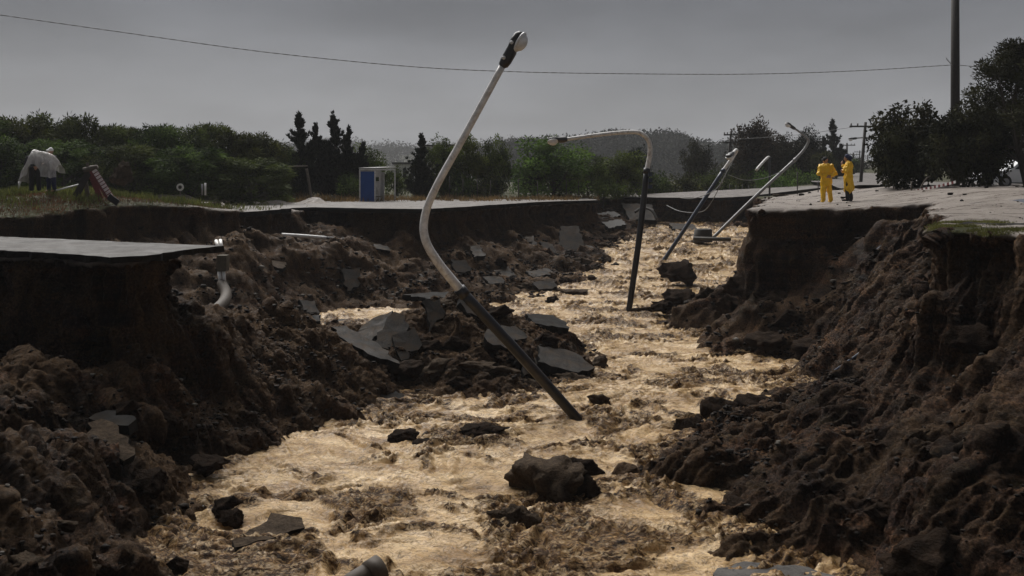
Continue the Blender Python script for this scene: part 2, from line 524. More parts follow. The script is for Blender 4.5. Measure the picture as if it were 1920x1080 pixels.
M['wood'] = plain('weathered_wood', (0.12, 0.10, 0.08), 0.8, scale=9)
M['bark'] = plain('bark', (0.045, 0.036, 0.028), 0.9, scale=8, bump=0.6)
M['cable'] = plain('cable', (0.02, 0.02, 0.02), 0.5)
M['cable_pale'] = plain('pale_cable', (0.16, 0.16, 0.155), 0.5)
M['pvc'] = plain('white_pvc', (0.78, 0.77, 0.74), 0.35, stain=(0.25, 0.18, 0.12), stain_amt=0.6, vary=0.08)
M['rust'] = plain('mud_caked_pipe', (0.06, 0.044, 0.03), 0.7, scale=8)
M['block'] = plain('mossy_block', (0.10, 0.085, 0.055), 0.85, scale=9, bump=0.5)
M['yellow'] = plain('yellow_oilskin', (0.85, 0.50, 0.012), 0.42, vary=0.12, scale=5, bump=0.3)
M['skin'] = plain('skin', (0.35, 0.19, 0.12), 0.5, vary=0.08)
M['black_cloth'] = plain('black_cloth', (0.012, 0.012, 0.014), 0.85)
M['navy_cloth'] = plain('navy_cloth', (0.012, 0.018, 0.06), 0.8)
M['white_cloth'] = plain('white_cloth', (0.75, 0.75, 0.74), 0.7, vary=0.06)
M['blue_panel'] = plain('blue_panel', (0.016, 0.07, 0.27), 0.45, vary=0.15, scale=2)
M['white_panel'] = plain('scuffed_white_panel', (0.55, 0.54, 0.52), 0.55, stain=(0.2, 0.17, 0.14), stain_amt=0.5, scale=2.5)
M['red_paint'] = plain('dull_red_paint', (0.14, 0.022, 0.022), 0.55, vary=0.3)
M['pink_paint'] = plain('worn_pink_white_paint', (0.72, 0.62, 0.60), 0.6, stain=(0.2, 0.08, 0.07), stain_amt=0.5)
M['glass'] = plain('dark_window_glass', (0.02, 0.022, 0.025), 0.1, vary=0.05)
M['car_paint'] = plain('white_car_paint', (0.62, 0.63, 0.64), 0.25, vary=0.04)
M['tyre'] = plain('tyre', (0.015, 0.015, 0.015), 0.8)
M['far_wall'] = plain('grey_render_wall', (0.32, 0.31, 0.30), 0.8, scale=1.5)
M['leaf_row'] = leaf_material('feathery_leaf', (0.007, 0.012, 0.004), (0.085, 0.108, 0.022))
M['leaf_broad'] = leaf_material('broad_leaf', (0.012, 0.021, 0.005), (0.105, 0.155, 0.026))
M['leaf_conifer'] = leaf_material('conifer_leaf', (0.006, 0.009, 0.006), (0.020, 0.026, 0.014), 0.1)
M['leaf_bush'] = leaf_material('dark_bush_leaf', (0.006, 0.008, 0.004), (0.042, 0.042, 0.0155), 0.15)
M['leaf_red'] = leaf_material('rusty_leaf', (0.014, 0.011, 0.007), (0.045, 0.030, 0.017), 0.15)
M['grass'] = leaf_material('grass_blade', (0.05, 0.055, 0.018), (0.15, 0.155, 0.045))
M['weed'] = leaf_material('dry_weed', (0.05, 0.035, 0.02), (0.22, 0.13, 0.06))
pm = NM('clear_poncho_plastic')
_pn = pm.noise(pm.coord('Object', (3, 3, 1.0)), 2.2, 4, 0.6, 0.8)
pm.set((0.72, 0.69, 0.66), 0.28, pm.bump(_pn, 0.7, 0.05), 0.6)
_tr = pm.n('ShaderNodeBsdfTransparent'); _mx = pm.n('ShaderNodeMixShader')
pm.l(pm.ramp(_pn, [(0.35, 0.35), (0.65, 0.62)]), _mx.inputs[0])
pm.l(_tr.outputs[0], _mx.inputs[1]); pm.l(pm.b.outputs[0], _mx.inputs[2]); pm.l(_mx.outputs[0], pm.out.inputs[0])
M['poncho'] = pm.mat

# ================================================================== THE GROUND
def poly_sd(poly, X, Y):
    """signed distance to polygon, positive inside"""
    poly = np.array(poly, float)
    d = np.full(X.shape, 1e9); ins = np.zeros(X.shape, bool)
    for i in range(len(poly)):
        a, b = poly[i], poly[(i + 1) % len(poly)]
        e = b - a
        t = np.clip(((X - a[0]) * e[0] + (Y - a[1]) * e[1]) / max(e @ e, 1e-9), 0, 1)
        d = np.minimum(d, np.hypot(X - a[0] - t * e[0], Y - a[1] - t * e[1]))
        c = (a[1] > Y) != (b[1] > Y)
        with np.errstate(divide='ignore', invalid='ignore'):
            xi = a[0] + (Y - a[1]) / (b[1] - a[1] if b[1] != a[1] else 1e-9) * e[0]
        ins ^= c & (X < xi)
    return np.where(ins, d, -d)

OUTER = [(-200, 30), (-60, 33), (-18.6, 36), (-14.1, 40), (-12.1, 43.5), (-11.0, 49), (-10.1, 52), (-6.4, 49.8), (-4.2, 49.2), (-2.3, 52.8),
         (0, 58), (1.4, 61.5), (5.6, 66), (6.0, 70), (6.6, 77), (10.4, 76), (17.9, 75), (16.6, 66), (15.2, 60), (12.6, 50), (9.2, 38),
         (7.8, 33.6), (9.2, 32.6), (11, 33.6), (13.5, 33.3), (11.7, 28), (9.5, 22.5), (8.15, 20.0), (8.7, 17.6), (10.3, 14), (12, 8), (12.5, -60),
         (400, -60), (400, 400), (-400, 400)]
SLAB = [(-10.6, 20.7), (-7.35, 19.25), (-6.6, 21.9), (-12.6, 24.7), (-30, 33.2), (-46, 40), (-46, 33), (-20, 24.8)]

def ground_h(X, Y):
    GL = 3.97 + 0.95 * np.exp(-(((X + 19) / 6.0) ** 2 + ((Y - 41.5) / 4.0) ** 2)) + 0.25 * sstep(60, 120, Y)
    GR = 4.56 + 0.62 * sstep(11.5, 18.0, X) * sstep(24, 35, Y) * (1 - sstep(44, 62, Y) * sstep(27, 20, X)) + 0.026 * np.clip(Y - 88, 0, 230)
    GR = GR - 0.32 * sstep(44, 66, Y) * sstep(0.36, 0.26, X / np.maximum(Y, 1))
    u = X / np.maximum(Y, 1)
    t = np.where(Y < 45, sstep(-2, 2, X), sstep(0.20, 0.27, u))
    return GL * (1 - t) + GR * t

def water_h(Y):
    return np.interp(Y, [0, 43, 50, 55, 62, 75, 95], [0, 0, 0.25, 0.58, 1.28, 2.15, 2.6])

CP = []  # talus control points (x, y, z)
for x, y, z in [(0,8,-.8),(0,11,-.8),(-1,14,-.8),(1.2,14,-.8),(-2.6,16.5,-.7),(0,18,-.8),(1.2,17,-.7),(-2.8,20,-.7),(0,21.5,-.8),(2,21.5,-.8),(3.8,24,-.7),(5.6,26.5,-.7),
        (4.3,30,-.8),(5.2,34,-.8),(3.6,37,-.8),(1.8,41,-.6),(4,43,-.7),(-3.6,18,-.6),(-3.2,14,-.6),
        (5.5,47,-.4),(6,51,-.2),(8.5,56,0.0),(11,63,.7),(11,71,1.3),(7,60,.6),(-7,41.2,-.35),(-5.6,40.2,-.35),(-4,40.6,-.3),(-6.3,38.4,-.3),
        # left toe
        (-5.3,15.4,0),(-5.7,18.8,0),(-5.1,19.9,0),(-4.2,21.6,0),(-3.4,23.3,0),(-3.0,24.6,.05),
        # rubble mound
        (-1.47,25.0,0),(-.14,25.2,0),(1.0,26.7,0),(2.33,28.1,0),(2.5,31.5,-.1),
        (-1.9,29,2.0),(-3.2,29.5,1.35),(-.9,28.5,1.5),(0,28,.85),(-2.3,26.5,.65),(1.3,31,.62),(-3.8,27.5,1.0),(1.0,28.6,.55),(-.6,26.6,.5),
        (-2,33,.55),(-4,33,.35),(0,33,.4),(1.9,34.5,-.25),(-3,37,-.2),(-.5,37,-.2),
        # near left bank
        (-7.6,19,1.9),(-10.3,20,1.75),(-6.6,19.6,1.65),(-6.8,21.5,2.4),(-6.2,24,1.95),(-4.9,25.5,1.5),(-3.9,26,.62),(-6.5,20,1.1),
        (-8.7,17,1.6),(-7.6,16.5,1.4),(-6.7,16.5,1.15),(-5.9,15.5,.6),(-6.2,13.5,1.05),(-6.2,12,1.2),(-5.5,10.8,1.15),(-5.3,13,.45),(-4.9,13.8,.05),(-4.6,11,.2),(-4.0,8.5,.0),
        (-9,13,1.7),(-13,18,2.2),(-5.6,22.5,1.0),(-4.8,22.6,.55),(-6.6,18,.75),(-12,10,2.2),
        # alcove behind the slab
        (-9.6,32,.96),(-9,38,.3),(-11,34.5,1.0),(-12,28,1.2),(-9,27,1.05),(-15,32,1.6),(-7,30,.7),(-6.2,34,.2),
        # far left talus
        (-11.4,41,2.4),(-10.1,47,2.5),(-8.3,48,2.45),(-5.1,47.4,1.8),(-2.1,50.2,1.65),(.6,56,1.6),(3.2,60.5,1.75),(5.4,63.5,1.75),
        (-9,42,1.1),(-6,43.6,.75),(-2.65,45,.55),(-.25,48,.5),(1.07,50,.55),(3.5,54,.75),(-4.1,42.6,.02),(-1.4,43.2,.02),(1.2,46,.05),(2.4,49,.32),(4.6,57,.9),(-14,38,2.6),(-18,34,2.9),
        (6.6,67,1.9),(7.6,71,2.6),(9.5,74.6,2.5),(13,74.4,2.2),(17,73.5,2.2),(6.9,75,3.1),
        # right toe
        (5.77,41.4,0),(6.85,38.7,0),(7.7,34.8,0),(8.3,29.0,0),(7.95,26.7,0),(6.97,25,0),(5.2,22.6,0),(3.77,20.7,0),(2.67,18.5,0),(3.42,17.26,0),(3.13,15.2,0),(4.75,13.9,0),
        # right bank
        (7.8,32.6,1.5),(9.25,31.6,1.4),(10.3,31.5,2.4),(11.5,31.5,3.7),(11.2,29,3.25),(9.5,24,2.35),(9.25,27,1.6),(8.9,24.6,1.5),(7.7,24,.68),(8.5,31.0,.6),(6.8,37,1.0),(7.9,37.5,1.5),
        (8.05,19.3,2.2),(8.25,18.2,2.0),(8.3,16.2,2.4),(7.6,19.4,1.45),(6.6,20.5,.9),(5.4,20.5,.5),(4.1,17,.42),(6,17.5,.85),(7.2,17,1.4),(7.4,15,1.8),(4.3,14.9,.42),(5.55,14,.95),
        (6.4,13.5,1.45),(5.1,12.6,.5),(5.7,12,.75),(7,9,1.8),(5.2,8,.8),(4.2,11,.0),(9,12,2.6),(3.6,18.6,.45),(4.6,19.2,.6),(13,30,4.2)]:
    CP.append((x, y, z))
CP = np.array(CP, float)
def _rbf_fit(c):
    d = np.hypot(c[:, None, 0] - c[None, :, 0], c[:, None, 1] - c[None, :, 1])
    A = np.sqrt(d ** 2 + 0.36)
    n = len(c); Pm = np.c_[np.ones(n), c[:, :2]]
    K = np.block([[A + 0.0 * np.eye(n), Pm], [Pm.T, np.zeros((3, 3))]])
    return np.linalg.lstsq(K, np.r_[c[:, 2], 0, 0, 0], rcond=None)[0]
_W = _rbf_fit(CP)
def talus_h(X, Y):
    sh = X.shape; x, y = X.ravel(), Y.ravel()
    out = _W[-3] + _W[-2] * x + _W[-1] * y
    for i in range(len(CP)):
        out += _W[i] * np.sqrt((x - CP[i, 0]) ** 2 + (y - CP[i, 1]) ** 2 + 0.36)
    return np.clip(out, -1.0, 4.3).reshape(sh)

def in_view(V, mx=0.62, my=1.5):
    y = np.maximum(V[:, 1], 0.5)
    return (np.abs(V[:, 0]) < 0.515 * 1.12 * y + my) & ((CAM_H - V[:, 2]) < 0.40 * 1.1 * y + 0.8)

HOLLOWS = [(P(1858, 1015, 11.7), (0.42, 0.9, 0.75)), (P(345, 850, 18.4), (0.7, 0.7, 0.35)), (P(120, 668, 20.2), (1.5, 0.7, 0.45)), (P(1745, 560, 20.3), (0.5, 0.8, 0.7))]
def terrain_block(x0, x1, y0, y1, h, levels, seed=3):
    z0, z1 = -0.9, 5.9
    xs = np.arange(x0, x1 + h, h); ys = np.arange(y0, y1 + h, h); zs = np.arange(z0, z1, h)
    X, Y = np.meshgrid(xs, ys, indexing='ij')
    T = talus_h(X, Y); G = ground_h(X, Y)
    p2 = np.stack([X.ravel(), Y.ravel(), np.zeros(X.size)], 1)
    T = T + (0.17 * fbm(p2 * 0.6, 2, 11) + 0.05 * np.abs(fbm(p2 * 1.9, 2, 15))).reshape(X.shape) * sstep(-0.5, 0.3, T)
    T = T + 1.0 * sstep(36, 41, Y) * sstep(7, 4, X) * np.maximum(0, fbm(p2 * 0.33, 2, 17).reshape(X.shape) + 0.12) * sstep(0.3, 1.4, T)
    wob = (0.6 * fbm(p2 * 0.45, 4, 21, 0.6)).reshape(X.shape)
    so = poly_sd(OUTER, X, Y) + wob - 0.15
    ss = poly_sd(SLAB, X, Y) + wob * 0.5 - 0.42
    Gs = np.full(X.shape, 3.86)
    Z = zs[None, None, :]
    def plateau(s, g, batter, under):
        dep = g[:, :, None] - Z
        prof = batter * dep - under * np.exp(-((dep - 0.75) / 0.55) ** 2)
        side = -(s[:, :, None] + prof)
        return np.maximum(-dep, side * 0.9)
    F = plateau(so, G - 0.02, 0.09, 0.30)
    F2 = plateau(ss, Gs, 0.03, 0.25)
    F = np.minimum(F, F2)
    Ft = (Z - T[:, :, None]) * 0.75
    k = 0.3
    hh = np.clip(0.5 + 0.5 * (Ft - F) / k, 0, 1)
    F = Ft * (1 - hh) + F * hh - k * hh * (1 - hh)
    band = np.argwhere(np.abs(F) < 0.9)
    pts = np.stack([xs[band[:, 0]], ys[band[:, 1]], zs[band[:, 2]]], 1)
    gg = np.where(ss[band[:, 0], band[:, 1]] > 0, 3.86, G[band[:, 0], band[:, 1]])
    wgt = np.clip((gg - pts[:, 2] - 0.08) / 0.35, 0.0, 1)
    nz = 0.34 * fbm(pts * (1.0, 1.0, 0.55), 3, 31) + 0.16 * fbm(pts * (2.6, 2.6, 0.7), 2, 41)
    F[band[:, 0], band[:, 1], band[:, 2]] += nz * wgt
    for (c_, r_) in HOLLOWS:
        if not (x0 < c_[0] < x1 and y0 < c_[1] < y1): continue
        e_ = np.sqrt(((X - c_[0]) / r_[0]) ** 2 + ((Y - c_[1]) / r_[1]) ** 2)[:, :, None] ** 2 + ((Z - c_[2]) / r_[2]) ** 2
        F = np.maximum(F, (1 - np.sqrt(e_)) * min(r_))
    V, Q = surface_nets(F, (x0, y0, z0), h)
    def cull(V, Q, zmin):
        c = V[Q].mean(1)
        Q = Q[in_view(c) & (c[:, 2] > zmin + water_h(c[:, 1]))]
        return compact(V, Q)
    V, Q = cull(V, Q, -0.6)
    V = smooth(V, Q, 1, 0.4)
    for lv in range(levels):
        V, Q = subdivide(V, Q)
        V = smooth(V, Q, 1, 0.5)
        V, Q = cull(V, Q, -0.45)
    N = vnormals(V, Q)
    g = ground_h(V[:, 0], V[:, 1]); sl = poly_sd(SLAB, V[:, 0], V[:, 1])
    g = np.where(sl > 0.2, 3.86, g)
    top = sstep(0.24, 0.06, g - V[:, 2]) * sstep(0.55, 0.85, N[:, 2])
    amp = 1 - 0.88 * top
    # ---- clods and crumbs
    big = worley(V * 1.15 + 0.35 * np.stack([perlin(V * 1.3, 5), perlin(V * 1.3, 6), perlin(V * 1.3, 7)], 1), 51)
    sel = (big[2] % 100) < 42
    talus = sstep(0.0, 0.5, N[:, 2])
    low = sstep(2.2, 0.2, V[:, 2] - water_h(V[:, 1]))
    # rills and ribs running down the fall line of each bank
    side = np.where(V[:, 0] > 1.0 + 0.12 * np.clip(V[:, 1] - 30, 0, 60), 1.0, -1.0)
    fx, fy = np.where(side > 0, -0.93, 0.86), np.where(side > 0, -0.37, -0.50)
    along = V[:, 0] * fx + V[:, 1] * fy; across = -V[:, 0] * fy + V[:, 1] * fx
    wv = 0.5 * perlin(V * 0.8, 63)
    rib = fbm(np.stack([across * 1.5 + wv, along * 0.28, V[:, 2] * 0.25 + side], 1), 3, 64, 0.6)
    rib2 = fbm(np.stack([across * 5.0 + wv * 2, along * 0.8, V[:, 2] * 0.6 + side], 1), 3, 65, 0.6)
    mound_w = np.exp(-(((V[:, 0] + 1) / 3.2) ** 2 + ((V[:, 1] - 28.5) / 4.0) ** 2))
    disp = (0.22 * rib + 0.10 * rib2) * (1 - 0.8 * mound_w)
    disp -= 0.07 * (1 - sstep(0.0, 0.12, np.abs(rib))) * (1 - mound_w)
    disp += 0.14 * np.clip(0.5 - big[0], 0, 1) * sel * talus * np.maximum(low * 0.14, mound_w * 1.6)
    crumb = worley(V * 3.6, 71)
    calm = np.where(side > 0, 0.45, 0.75) * (1 - mound_w) + mound_w
    patch = (sstep(0.0, 0.35, fbm(V * 0.55, 2, 73)) * 0.8 + mound_w) * calm
    disp += 0.12 * np.clip(0.5 - crumb[0], 0, 1) * ((crumb[2] % 100) < 22) * (0.3 + 0.7 * talus) * patch
    crumb2 = worley(V * 9.0, 72)
    disp += 0.06 * np.clip(0.5 - crumb2[0], 0, 1) * ((crumb2[2] % 100) < 45) * calm
    disp += 0.055 * calm * fbm(V * 9.0, 2, 81, 0.7)
    disp += 0.035 * perlin(V * 19.0, 83)
    flute = np.abs(perlin(np.stack([V[:, 0] * 2.2 + V[:, 1] * 0.5, V[:, 1] * 2.2, V[:, 2] * 0.35], 1), 91))
    disp -= 0.20 * (1 - sstep(0.0, 0.3, flute)) * (1 - top) * (1 - talus * 0.7)
    V = V + N * (disp * amp)[:, None]
    # silt and turf masks on the flat tops, clay near the flood line
    x, y = V[:, 0], V[:, 1]
    turf = top * np.clip(np.exp(-(((x + 19.5) / 6.2) ** 2 + ((y - 40) / 5.5) ** 2)) * 1.6, 0, 1)
    edge_r = top * sstep(1.5, 0.6, poly_sd(OUTER, x, y)) * (x > 6) * (y < 24)
    pn = fbm(np.stack([x, y, 0 * x], 1) * 0.9, 3, 97)
    turf = np.clip(turf + edge_r * sstep(-0.1, 0.35, pn), 0, 1)
    belt = top * sstep(64, 68, y - np.clip(x, -20, 8) * 0.35) * sstep(0.30, 0.24, x / np.maximum(y, 1))
    turf = np.clip(turf + belt, 0, 1)
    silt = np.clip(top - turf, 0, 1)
    clay = 0.35 * sstep(0.5, 0.05, V[:, 2] - water_h(y)) + 0.75 * sstep(0.0, 0.45, fbm(V * 0.5, 3, 99)) + 0.6 * mound_w
    clay += 0.5 * np.exp(-(((x + 5.4) / 1.6) ** 2 + ((y - 24) / 3.0) ** 2)) + 0.3 * (x < 2) * (y > 31)
    clay += 0.55 * sstep(0.05, 0.5, rib2) + 0.3 * sstep(0.1, 0.5, rib)  # clay streaks, with light ribs and shaded grooves put into the colour
    clay = clay * np.where(x > 3 + 0.12 * np.clip(y - 30, 0, 60), 0.6, 1.0)
    me = np_mesh('ground', V, Q)
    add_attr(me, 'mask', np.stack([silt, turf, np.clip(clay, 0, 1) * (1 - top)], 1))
    return me, V, Q, N, top

me_near, Vn, Qn, Nn, topn = terrain_block(-16.5, 15.6, 5.0, 31.2, 0.17, 2)
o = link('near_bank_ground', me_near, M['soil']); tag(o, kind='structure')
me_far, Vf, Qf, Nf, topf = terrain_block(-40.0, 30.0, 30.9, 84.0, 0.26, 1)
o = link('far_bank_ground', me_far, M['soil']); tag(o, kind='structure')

# outer sheet to the horizon, with the modelled valley left open
def outer_ground():
    rr = np.r_[np.linspace(0.5, 100, 70), np.geomspace(104, 1450, 46)]
    aa = np.linspace(0, 2 * math.pi, 181)[:-1]
    R, A = np.meshgrid(rr, aa, indexing='ij')
    X, Y = R * np.sin(A), R * np.cos(A)
    Z = ground_h(X, np.maximum(Y, -50)) - 0.05
    Z += np.where(Y > 110, 1.2 * perlin(np.stack([X.ravel() / 90, Y.ravel() / 90, 0 * X.ravel()], 1), 4).reshape(X.shape), 0)
    nr, na = R.shape
    i, j = np.meshgrid(np.arange(nr - 1), np.arange(na), indexing='ij')
    q = np.stack([i * na + j, i * na + (j + 1) % na, (i + 1) * na + (j + 1) % na, (i + 1) * na + j], -1).reshape(-1, 4)[:, ::-1]
    V = np.stack([X.ravel(), Y.ravel(), Z.ravel()], 1)
    vin = (V[:, 0] > -39.2) & (V[:, 0] < 29.2) & (V[:, 1] > 1.0) & (V[:, 1] < 83.2)
    q = q[~vin[q].any(1)]
    return V, q
V, q = outer_ground()
# close the ring between the valley block and the outer sheet with a frame of strips
me = np_mesh('plain_ground', *compact(V, q))
add_attr(me, 'mask', np.tile([0.05, 0.95, 0.0], (len(me.vertices), 1)))
o = link('plain_ground', me, M['soil']); tag(o, kind='structure')
def frame_strip(name, x0, x1, y0, y1, n, m):
    xs = np.linspace(x0, x1, n); ys = np.linspace(y0, y1, m)
    X, Y = np.meshgrid(xs, ys, indexing='ij')
    V = np.stack([X.ravel(), Y.ravel(), ground_h(X, Y).ravel() - 0.045], 1)
    i, j = np.meshgrid(np.arange(n - 1), np.arange(m - 1), indexing='ij')
    q = np.stack([i * m + j, (i + 1) * m + j, (i + 1) * m + j + 1, i * m + j + 1], -1).reshape(-1, 4)
    me = np_mesh(name, V, q); add_attr(me, 'mask', np.tile([0.2, 0.8, 0.0], (len(V), 1)))
    o = link(name, me, M['soil']); tag(o, kind='structure')
frame_strip('verge_ground', -52, 46, 83.5, 96, 60, 8)
frame_strip('left_verge_ground', -52, -39.6, 30, 83.5, 8, 40)
frame_strip('right_verge_ground', 29.7, 46, 1, 83.5, 8, 40)

# ------------------------------------------------------------------ flood water
def water():
    ys = []; y = 8.0
    while y < 82: ys.append(y); y += max(0.045, 0.0016 * y + 0.0009 * max(0, y - 24) * 1.4)
    ys = np.array(ys)
    us = np.linspace(-1, 1, 430)
    # strip widens with distance and bends up the valley
    cx = np.interp(ys, [8, 20, 30, 42, 55, 66, 80], [0, 0, 0.5, 0.5, 5.5, 10.5, 12])
    hw = np.interp(ys, [8, 14, 20, 30, 42, 50, 66, 80], [6.0, 6.6, 8, 9.5, 10.5, 8.5, 8.0, 8.5])
    X = cx[:, None] + us[None] * hw[:, None]
    Y = np.repeat(ys[:, None], len(us), 1)
    p = np.stack([X.ravel(), Y.ravel(), np.zeros(X.size)], 1)
    warp = np.stack([perlin(p * 0.5, 1), perlin(p * 0.5, 2), 0 * p[:, 0]], 1) * 1.2
    q = p + warp
    churn = fbm(q * (0.55, 0.8, 1), 5, 5, 0.64) * 1.6 + 0.16
    shallow = talus_h(X, Y).ravel() - water_h(p[:, 1])
    churn += 0.42 * sstep(-0.5, -0.05, shallow) * (p[:, 1] < 40)
    for (ox, oy, r_) in [(1080, 783, .6), (1180, 588, .7), (1120, 760, .5), (1048, 925, 1.1), (966, 1000, .7), (884, 815, .7), (750, 828, .8), (335, 1065, .5), (505, 1005, .9), (1280, 520, 1.3), (1206, 890, .4), (690, 1062, .5), (1246, 490, 1.0), (925, 806, .5)]:
        oyy = CAM_H * FPX / (oy - HOR); oxx = (ox - 960) / FPX * oyy
        dy_ = p[:, 1] - oyy
        churn += 0.6 * np.exp(-((p[:, 0] - oxx) / r_) ** 2 - np.where(dy_ > 0, (dy_ / (0.7 * r_)) ** 2, (dy_ / (2.6 * r_)) ** 2))
    # smoother pools where the photo shows calm sheets
    for (cx_, cy_, rx, ry, a) in [(-2.2, 19.3, 2.4, 2.3, 0.75), (4.2, 33, 2.3, 3, 0.2), (-6, 41, 3, 2.2, 0.8), (1.5, 46, 1.6, 3, 0.5), (2.6, 25.5, 2.0, 2.2, 0.2), (5.5, 28.5, 2, 2, .15)]:
        churn -= a * np.exp(-(((p[:, 0] - cx_) / rx) ** 2 + ((p[:, 1] - cy_) / ry) ** 2))
    for (cx_, cy_, rx, ry, a) in [(0.8, 13.6, 3.2, 2.0, 0.16), (-3.2, 22.2, 2.2, 1.0, 0.35), (-0.6, 21.2, 1.6, 0.7, 0.4), (2.6, 14.5, 1.4, 1.4, 0.2), (6.2, 27.3, 2, 1.0, 0.35), (1.4, 17.3, 1.5, 1.2, 0.35), (5.0, 31.0, 0.9, 0.6, 0.7)]:
        churn += a * np.exp(-(((p[:, 0] - cx_) / rx) ** 2 + ((p[:, 1] - cy_) / ry) ** 2))
    c = sstep(-0.05, 0.75, churn)
    ridg = 1 - np.abs(fbm(q * (1.3, 2.1, 1), 3, 25)) * 2.2
    Z = 0.05 * fbm(q * (0.6, 0.9, 1), 3, 35) + (0.05 + 0.09 * c) * (ridg - 0.5) * 0.6
    Z += c * (0.045 * fbm(p * (3.0, 4.6, 1), 2, 45, 0.6) + 0.03 * np.abs(perlin(p * (8, 9, 1), 46)) + 0.02 * perlin(p * (15, 16, 1), 47))
    wave = 1 - np.abs(fbm(q * (0.9, 2.4, 1) + 0.3 * warp, 3, 48, 0.55)) * 2.4
    Z += (0.06 + 0.07 * c) * wave * 0.8
    Z += 0.022 * fbm(q * (3.2, 6.0, 1), 3, 49, 0.6)
    Z += 0.02 * fbm(p * (3, 7, 1), 3, 55)
    Z = Z * np.interp(p[:, 1], [8, 40, 80], [1, 1.15, 1.6]) + water_h(p[:, 1])
    V = np.stack([p[:, 0], p[:, 1], Z], 1)
    n, m = X.shape
    i, j = np.meshgrid(np.arange(n - 1), np.arange(m - 1), indexing='ij')
    Q = np.stack([i * m + j, i * m + j + 1, (i + 1) * m + j + 1, (i + 1) * m + j], -1).reshape(-1, 4)
    cen = V[Q].mean(1); keep = in_view(cen)
    me = np_mesh('flood_water', V, Q); add_attr(me, 'churn', c)
    return me
o = link('flood_water', water(), M['water']); tag(o, kind='structure')

# ------------------------------------------------------------------ height lookup on the built ground
_ZC = 0.2
_zmap = np.full((400, 450), -9.0)
for VV in (Vn, Vf):
    ix = np.clip(((VV[:, 0] + 40) / _ZC).astype(int), 0, 399); iy = np.clip((VV[:, 1] / _ZC).astype(int), 0, 449)
    np.maximum.at(_zmap, (ix, iy), VV[:, 2])
def surf_z(x, y):
    i, j = int((x + 40) / _ZC), int(y / _ZC)
    if 0 <= i < 400 and 0 <= j < 450:
        w = _zmap[max(0, i - 1):i + 2, max(0, j - 1):j + 2]
        w = w[w > -5]
        if len(w): return float(np.median(w))
    return float(ground_h(np.array([x]), np.array([y]))[0])

# ================================================================== ROADS
def ragged(pts, step, amp, seed):
    """walk along a polyline and jitter it so that the break looks torn"""
    rg = random.Random(seed); out = []
    for i in range(len(pts) - 1):
        a, b = Vector(pts[i]), Vector(pts[i + 1]); n = max(1, int((b - a).length / step))
        nrm = Vector((-(b - a).y, (b - a).x)).normalized()
        for k in range(n):
            out.append(a.lerp(b, k / n) + nrm * rg.uniform(-amp, amp) * (0 if (i == 0 and k == 0) else 1))
    out.append(Vector(pts[-1]))
    return [(p.x, p.y) for p in out]
def road_sheet(name, poly, top, thick, mt, ms):
    """plate with torn sides; top follows the given height function"""
    import bmesh
    bm = bmesh.new()
    tv = [bm.verts.new((x, y, 0)) for x, y in poly]
    f = bm.faces.new(tv)
    bm.normal_update()
    if f.normal.z < 0: f.normal_flip()
    bmesh.ops.triangulate(bm, faces=[f])
    r = bmesh.ops.extrude_face_region(bm, geom=list(bm.faces))
    newv = [e for e in r['geom'] if isinstance(e, bmesh.types.BMVert)]
    for v in newv: v.co.z = 1.0
    for v in bm.verts:
        rj = random.uniform(-0.03, 0.03) if v.co.z < 0.5 else 0
        t = top(v.co.x, v.co.y)
        if v.co.z < 0.5:
            v.co.x += random.uniform(-0.04, 0.04); v.co.y += random.uniform(0.0, 0.08)
        v.co.z = t if v.co.z > 0.5 else t - thick + rj
    bm.normal_update()
    bmesh.ops.recalc_face_normals(bm, faces=bm.faces)
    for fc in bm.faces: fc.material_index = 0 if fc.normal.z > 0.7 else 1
    me = bpy.data.meshes.new(name); bm.to_mesh(me); bm.free()
    o = link(name, me, [mt, ms]); tag(o, kind='structure')
    return o
sl_edge = ragged([(-12.2, 21.45), (-10.6, 20.72), (-9.0, 19.95), (-7.75, 19.15), (-7.2, 19.45), (-6.75, 21.0), (-6.35, 21.95)], 0.22, 0.07, 3)
sl_back = ragged([(-6.35, 21.95), (-8.3, 22.75), (-12.6, 24.75), (-16, 26.4)], 0.3, 0.06, 5)
road_sheet('undermined_road', sl_edge + sl_back[1:] + [(-24, 30.0), (-24, 27.2)], lambda x, y: 4.0 + 0.012 * (y - 20), 0.13, M['asphalt'], M['asphalt_dark'])
# far road along the left rim
rim = [(-24, 45.5), (-14.6, 42.4), (-12.6, 43.2), (-11.5, 46), (-11.0, 50), (-10.2, 51.2), (-8.4, 50.2), (-6.4, 49.0), (-4.2, 48.6), (-2.5, 51.8), (-1.2, 55), (0.0, 57.4), (1.5, 61.0), (3.2, 63.2), (5.7, 65.4), (5.4, 71)]
rr_ = ragged(rim, 0.45, 0.10, 8)
def _gtop(x, y): return float(ground_h(np.array([x]), np.array([y]))[0]) + 0.055
road_sheet('far_road', rr_ + [(0, 69.5), (-8, 66), (-20, 62), (-30, 55), (-30, 47)], lambda x, y: 4.03 + 0.004 * (y - 50) + (0.0 if x > -13 else -0.12), 0.2, M['asphalt_far'], M['asphalt_dark'])
rim2 = ragged([(8.6, 75.9), (10.4, 75.5), (14, 75.1), (17.6, 74.6)], 0.5, 0.10, 9)
road_sheet('cross_road', rim2 + [(24, 76), (25, 82), (8.4, 82.5)], lambda x, y: float(ground_h(np.array([x]), np.array([y]))[0]) + 0.06, 0.18, M['asphalt_far'], M['asphalt_dark'])
